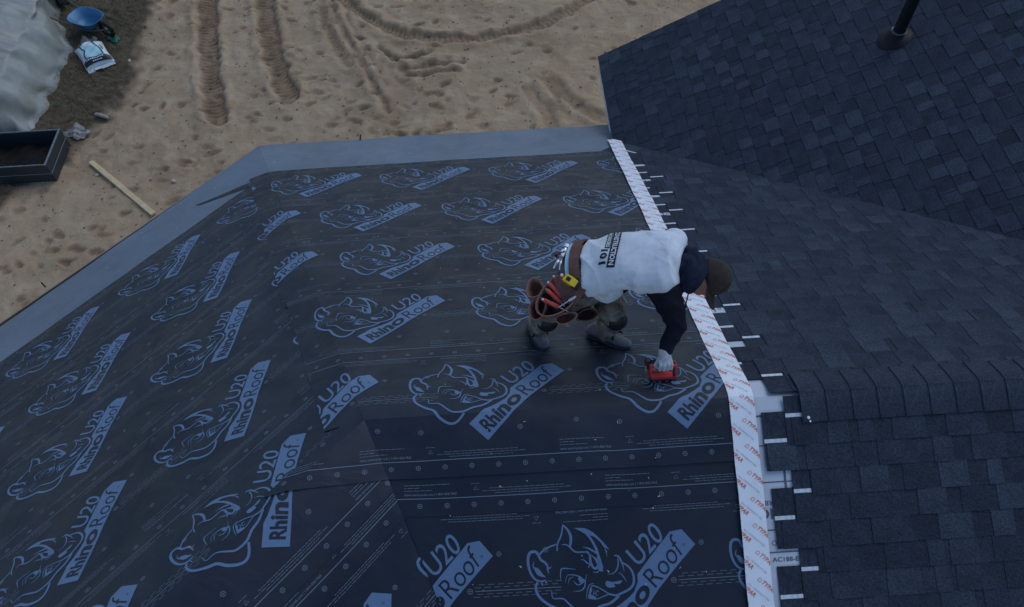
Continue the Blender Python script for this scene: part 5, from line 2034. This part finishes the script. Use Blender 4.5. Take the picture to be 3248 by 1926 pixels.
band(PV + AX * 0.000, 0.192, 0.162, 0.062, 0.008, 'belt_strap', M_LEATHER)
band(PV - AX * 0.045, 0.182, 0.152, 0.030, 0.004, 'waistband', M_CYAN)

def cup(name, top, axis, rx, ry, depth, xdir, matl, th=0.006, flare=1.0, n=22, wob=0.0, seed=0):
    """open leather pouch: axis points out of the mouth"""
    axis = Vector(axis).normalized()
    x = (Vector(xdir) - axis * Vector(xdir).dot(axis)).normalized()
    y = axis.cross(x)
    rg = random.Random(seed)
    ph = [rg.uniform(0, 6.28) for _ in range(3)]
    vs, fs = [], []
    def ring(r, h, inset):
        for i in range(n):
            t = 2 * math.pi * i / n
            k = 1 + wob * (0.5 * math.sin(2 * t + ph[0]) + 0.35 * math.sin(3 * t + ph[1]))
            hh = h + (0.25 * depth * wob * math.sin(2 * t + ph[2]) if h > -0.02 else 0)
            vs.append(Vector(top) + x * math.cos(t) * (rx * r * k - inset) + y * math.sin(t) * (ry * r * k - inset) + axis * hh)
    prof = [(0.45, -depth, 0), (0.80, -depth * 0.88, 0), (0.95, -depth * 0.5, 0), (1.0 * flare, 0, 0), (1.0 * flare, 0.003, th * 0.5), (1.0 * flare, 0, th), (0.92, -depth * 0.5, th), (0.74, -depth * 0.82, th)]
    for r, h, ins in prof: ring(r, h, ins)
    for j in range(len(prof) - 1):
        for i in range(n):
            a, b = j * n + i, j * n + (i + 1) % n
            fs.append((a, b, b + n, a + n))
    fs.append(tuple(range(n - 1, -1, -1)))
    fs.append(tuple(range((len(prof) - 1) * n, len(prof) * n)))
    mb = MB()
    mb.add(vs, fs)
    o = mb.build(name, matl, smooth=True)
    return onb(o)
axp = Vector((-0.05, -0.35, 0.93))
cup('pouch', (1.180, 0.565, 0.345), axp, 0.142, 0.098, 0.20, (0.75, 0.62, 0), M_LEATHER2, 0.008, 1.05, wob=0.10, seed=1)
cup('pouch', (1.048, 0.640, 0.330), Vector((-0.25, -0.15, 0.95)), 0.062, 0.052, 0.13, (0.5, 0.85, 0), M_LEATHER2, 0.007, 1.08, wob=0.14, seed=2)
cup('pouch', (1.055, 0.520, 0.290), Vector((-0.3, -0.35, 0.88)), 0.062, 0.052, 0.13, (0.5, 0.85, 0), M_LEATHER2, 0.007, 1.08, wob=0.14, seed=3)
cup('pouch', (1.225, 0.455, 0.265), Vector((0.1, -0.45, 0.88)), 0.060, 0.036, 0.11, (0.95, 0.25, 0), M_LEATHER2, 0.007, 1.08, wob=0.16, seed=4)
cup('pouch', (1.36, 0.50, 0.215), Vector((0.15, -0.5, 0.85)), 0.070, 0.036, 0.12, (0.9, 0.3, 0), M_LEATHER, 0.007, 1.05, wob=0.1, seed=5)
# leather flap that carries the pouches
fl_ = MB()
pl_ = [Vector((1.345, 0.550, 0.40)), Vector((1.245, 0.68, 0.44)), Vector((1.12, 0.64, 0.36)), Vector((1.27, 0.49, 0.31))]
nf = (pl_[1] - pl_[0]).cross(pl_[2] - pl_[0]).normalized()
fl_.add(pl_ + [p - nf * 0.006 for p in pl_], [(0, 1, 2, 3), (7, 6, 5, 4), (0, 4, 5, 1), (1, 5, 6, 2), (2, 6, 7, 3), (3, 7, 4, 0)])
onb(fl_.build('flap', M_LEATHER))
hl = MB()
hl.tube([(1.24, 0.80, 0.46), (1.19, 0.83, 0.40), (1.20, 0.86, 0.33), (1.27, 0.86, 0.36)], 0.012, 8, squash=0.4)
onb(hl.build('hammer_loop', M_LEATHER, smooth=True))
rv = MB()
for a in (-0.9, -0.3, 0.6, 1.2, 1.7):
    q = PV + AX * 0.02 + LATV * math.cos(a) * 0.198 + UPV * math.sin(a) * 0.160
    rv.ell(q, (0.006, 0.006, 0.006), None, 8, 5)
onb(rv.build('rivets', M_STEEL, smooth=True))

# tools in the pouches
def grip_tool(label, p, d, ln, mats, r=0.011):
    d = Vector(d).normalized()
    p = Vector(p)
    o = empty('hand_tool', p)
    tag(o, label, 'hand tool', 'tools in the leather pouch')
    g = MB()
    pts = [d * (ln * t) for t in (0, 0.15, 0.4, 0.7, 0.9, 1.0)]
    g.tube(pts, [r * 0.75, r, r * 1.12, r, r * 1.1, r * 0.6], 10)
    g.build('handle', mats[0], o, smooth=True)
    s = MB()
    s.tube([d * -0.07, d * 0.01], 0.0035, 8)
    s.build('shaft', M_STEEL, o, smooth=True)
    s = MB()
    s.ell(d * (ln + 0.001), (r * 0.75,) * 3, None, 8, 6)
    s.build('end_cap', mats[1], o, smooth=True)
    return o
grip_tool('red handled plier grip lowest in the leather pouch', (1.190, 0.505, 0.305), (-0.80, 0.25, 0.42), 0.115, (M_REDGRIP, M_STEEL), 0.0125)
grip_tool('red handled grip with green end in the leather pouch', (1.200, 0.535, 0.310), (-0.62, 0.42, 0.50), 0.120, (M_REDGRIP, mat('green end cap', (0.08, 0.20, 0.09), 0.6)), 0.0125)
grip_tool('long red grip in the middle of the leather pouch', (1.210, 0.560, 0.315), (-0.55, 0.50, 0.52), 0.130, (M_REDGRIP, M_STEEL), 0.012)
grip_tool('dark red grip standing at the far rim of the leather pouch', (1.200, 0.585, 0.315), (-0.25, 0.62, 0.62), 0.120, (mat('dark red grip', (0.20, 0.04, 0.035), 0.5), M_STEEL), 0.012)
grip_tool('red screwdriver handle with a white end by the tape measure', (1.220, 0.615, 0.340), (-0.05, 0.55, 0.80), 0.085, (M_REDGRIP, M_GLOVEW), 0.016)
grip_tool('small steel bit lying at the near rim of the pouch', (1.240, 0.520, 0.345), (0.75, 0.30, 0.30), 0.05, (M_STEEL, M_STEEL), 0.009)
# tape measure
tmo = empty('tape_measure', (1.262, 0.605, 0.425))
tmo.scale = (1.25, 1.25, 1.25)
tag(tmo, 'yellow and black tape measure in the leather pouch', 'tape measure')
Mm = basis((0.62, -0.50, -0.15), (-0.15, -0.40, 0.90))
tm = MB()
prof = [(-0.036, -0.030), (0.036, -0.030), (0.040, -0.012), (0.036, 0.018), (0.018, 0.034), (-0.012, 0.036), (-0.032, 0.022), (-0.040, 0.0)]
k = len(prof)
tm.add([Mm @ Vector((a, -0.019, b)) for a, b in prof] + [Mm @ Vector((a, 0.019, b)) for a, b in prof],
       [tuple(range(k)), tuple(range(2 * k - 1, k - 1, -1))] + [(i, k + i, k + (i + 1) % k, (i + 1) % k) for i in range(k)],)
tmb = tm.build('case', [M_YELLOW], tmo, bevel=0.004)
tk = MB()
tk.box(Mm @ Vector((0.027, 0, -0.004)), (0.034, 0.0405, 0.052), Mm)
tk.box(Mm @ Vector((-0.012, 0, 0.0365)), (0.022, 0.020, 0.003), Mm)
tk.build('rubber_grip', M_BLACKP, tmo, bevel=0.003)
tk = MB()
tk.box(Mm @ Vector((0.047, 0, -0.022)), (0.008, 0.020, 0.014), Mm)
tk.build('blade_hook', M_STEEL, tmo)
# hammer hanging at the back of the belt
HO = Vector((1.235, 0.825, 0.400))
hm = empty('hammer', HO)
hm.scale = (1.3, 1.3, 1.3)
tag(hm, 'steel claw hammer hanging at the back of the belt', 'hammer')
hd_ = Vector((-0.36, -0.80, 0.10)).normalized()
hs_ = Vector((0, 0, 1)).cross(hd_).normalized()
h_ = MB()
h_.tube([hd_ * -0.062, hd_ * -0.040], 0.0165, 14)
h_.tube([hd_ * -0.040, hd_ * -0.020], 0.011, 12)
h_.box(hd_ * 0.0, (0.045, 0.024, 0.028), basis(hd_, (0, 0, 1)))
hdn = h_.build('head', M_STEEL, hm, bevel=0.002)
for sg in (-1, 1):
    c_ = MB()
    c_.tube([hd_ * 0.018 + hs_ * sg * 0.005, hd_ * 0.055 + hs_ * sg * 0.008, hd_ * 0.088 + hs_ * sg * 0.015 - Vector((0, 0, 0.014))], [0.010, 0.008, 0.005], 8, squash=0.7)
    c_.build('claw', M_STEEL, hm, smooth=True)
h_ = MB()
h_.tube([Vector((0, 0, -0.01)), Vector((0.02, 0.01, -0.15)), Vector((0.035, 0.01, -0.30))], [0.011, 0.013, 0.016], 10, squash=0.75)
h_.build('handle', M_BLACKP, hm, smooth=True)

# ------------------------------------------------------------------ red cordless stapler in the glove
SO = Vector((1.797, 0.182, -S * 0.182 + 0.016))
st = empty('cordless_stapler', SO)
tag(st, 'red and black cordless stapler pressed to the felt under the gloved hand', 'stapler')
Ms = basis((1, 0, 0), N_FAR)
sv = lambda a, b, c: Ms @ Vector((a, b, c))          # a right, b up the ridge side (-) / down slope (+), c off the roof
b = MB()
b.tube([sv(-0.078, -0.018, 0.050), sv(-0.070, -0.018, 0.050), sv(0.045, -0.018, 0.050), sv(0.052, -0.018, 0.050)], [0.026, 0.030, 0.030, 0.026], 16)
b.box(sv(0.062, 0.0, 0.065), (0.040, 0.055, 0.110), Ms)
b.box(sv(-0.070, 0.004, 0.075), (0.026, 0.050, 0.095), Ms)
bo = b.build('body', M_RED, st, bevel=0.005)
b = MB()
b.tube([sv(-0.070, 0.018, 0.118), sv(-0.02, 0.022, 0.124), sv(0.062, 0.018, 0.116)], 0.015, 12)
b.build('handle', M_BLACKP, st, smooth=True)
b = MB()
b.box(sv(0.0, -0.012, 0.012), (0.160, 0.040, 0.020), Ms)
b.build('magazine', M_BLACKP, st, bevel=0.002)
b = MB()
for x in (-0.055, -0.02, 0.02):
    b.box(sv(x, -0.0335, 0.012), (0.018, 0.004, 0.006), Ms)
b.build('magazine_windows', M_STEEL, st)
b = MB()
b.box(sv(-0.088, 0.030, 0.105), (0.030, 0.045, 0.060), Ms)
b.build('battery', M_BLACKP, st, bevel=0.004)
b = MB()
b.box(sv(-0.1035, 0.010, 0.085), (0.004, 0.030, 0.050), Ms)
b.build('belt_hook', M_STEEL, st)
b = MB()
b.box(sv(0.0625, -0.0285, 0.075), (0.014, 0.003, 0.060), Ms)
b.box(sv(0.062, 0.0, 0.1215), (0.030, 0.018, 0.004), Ms)
b.build('vent', M_BLACKP, st)


bpy.data.scenes.remove(_tmp_scene)
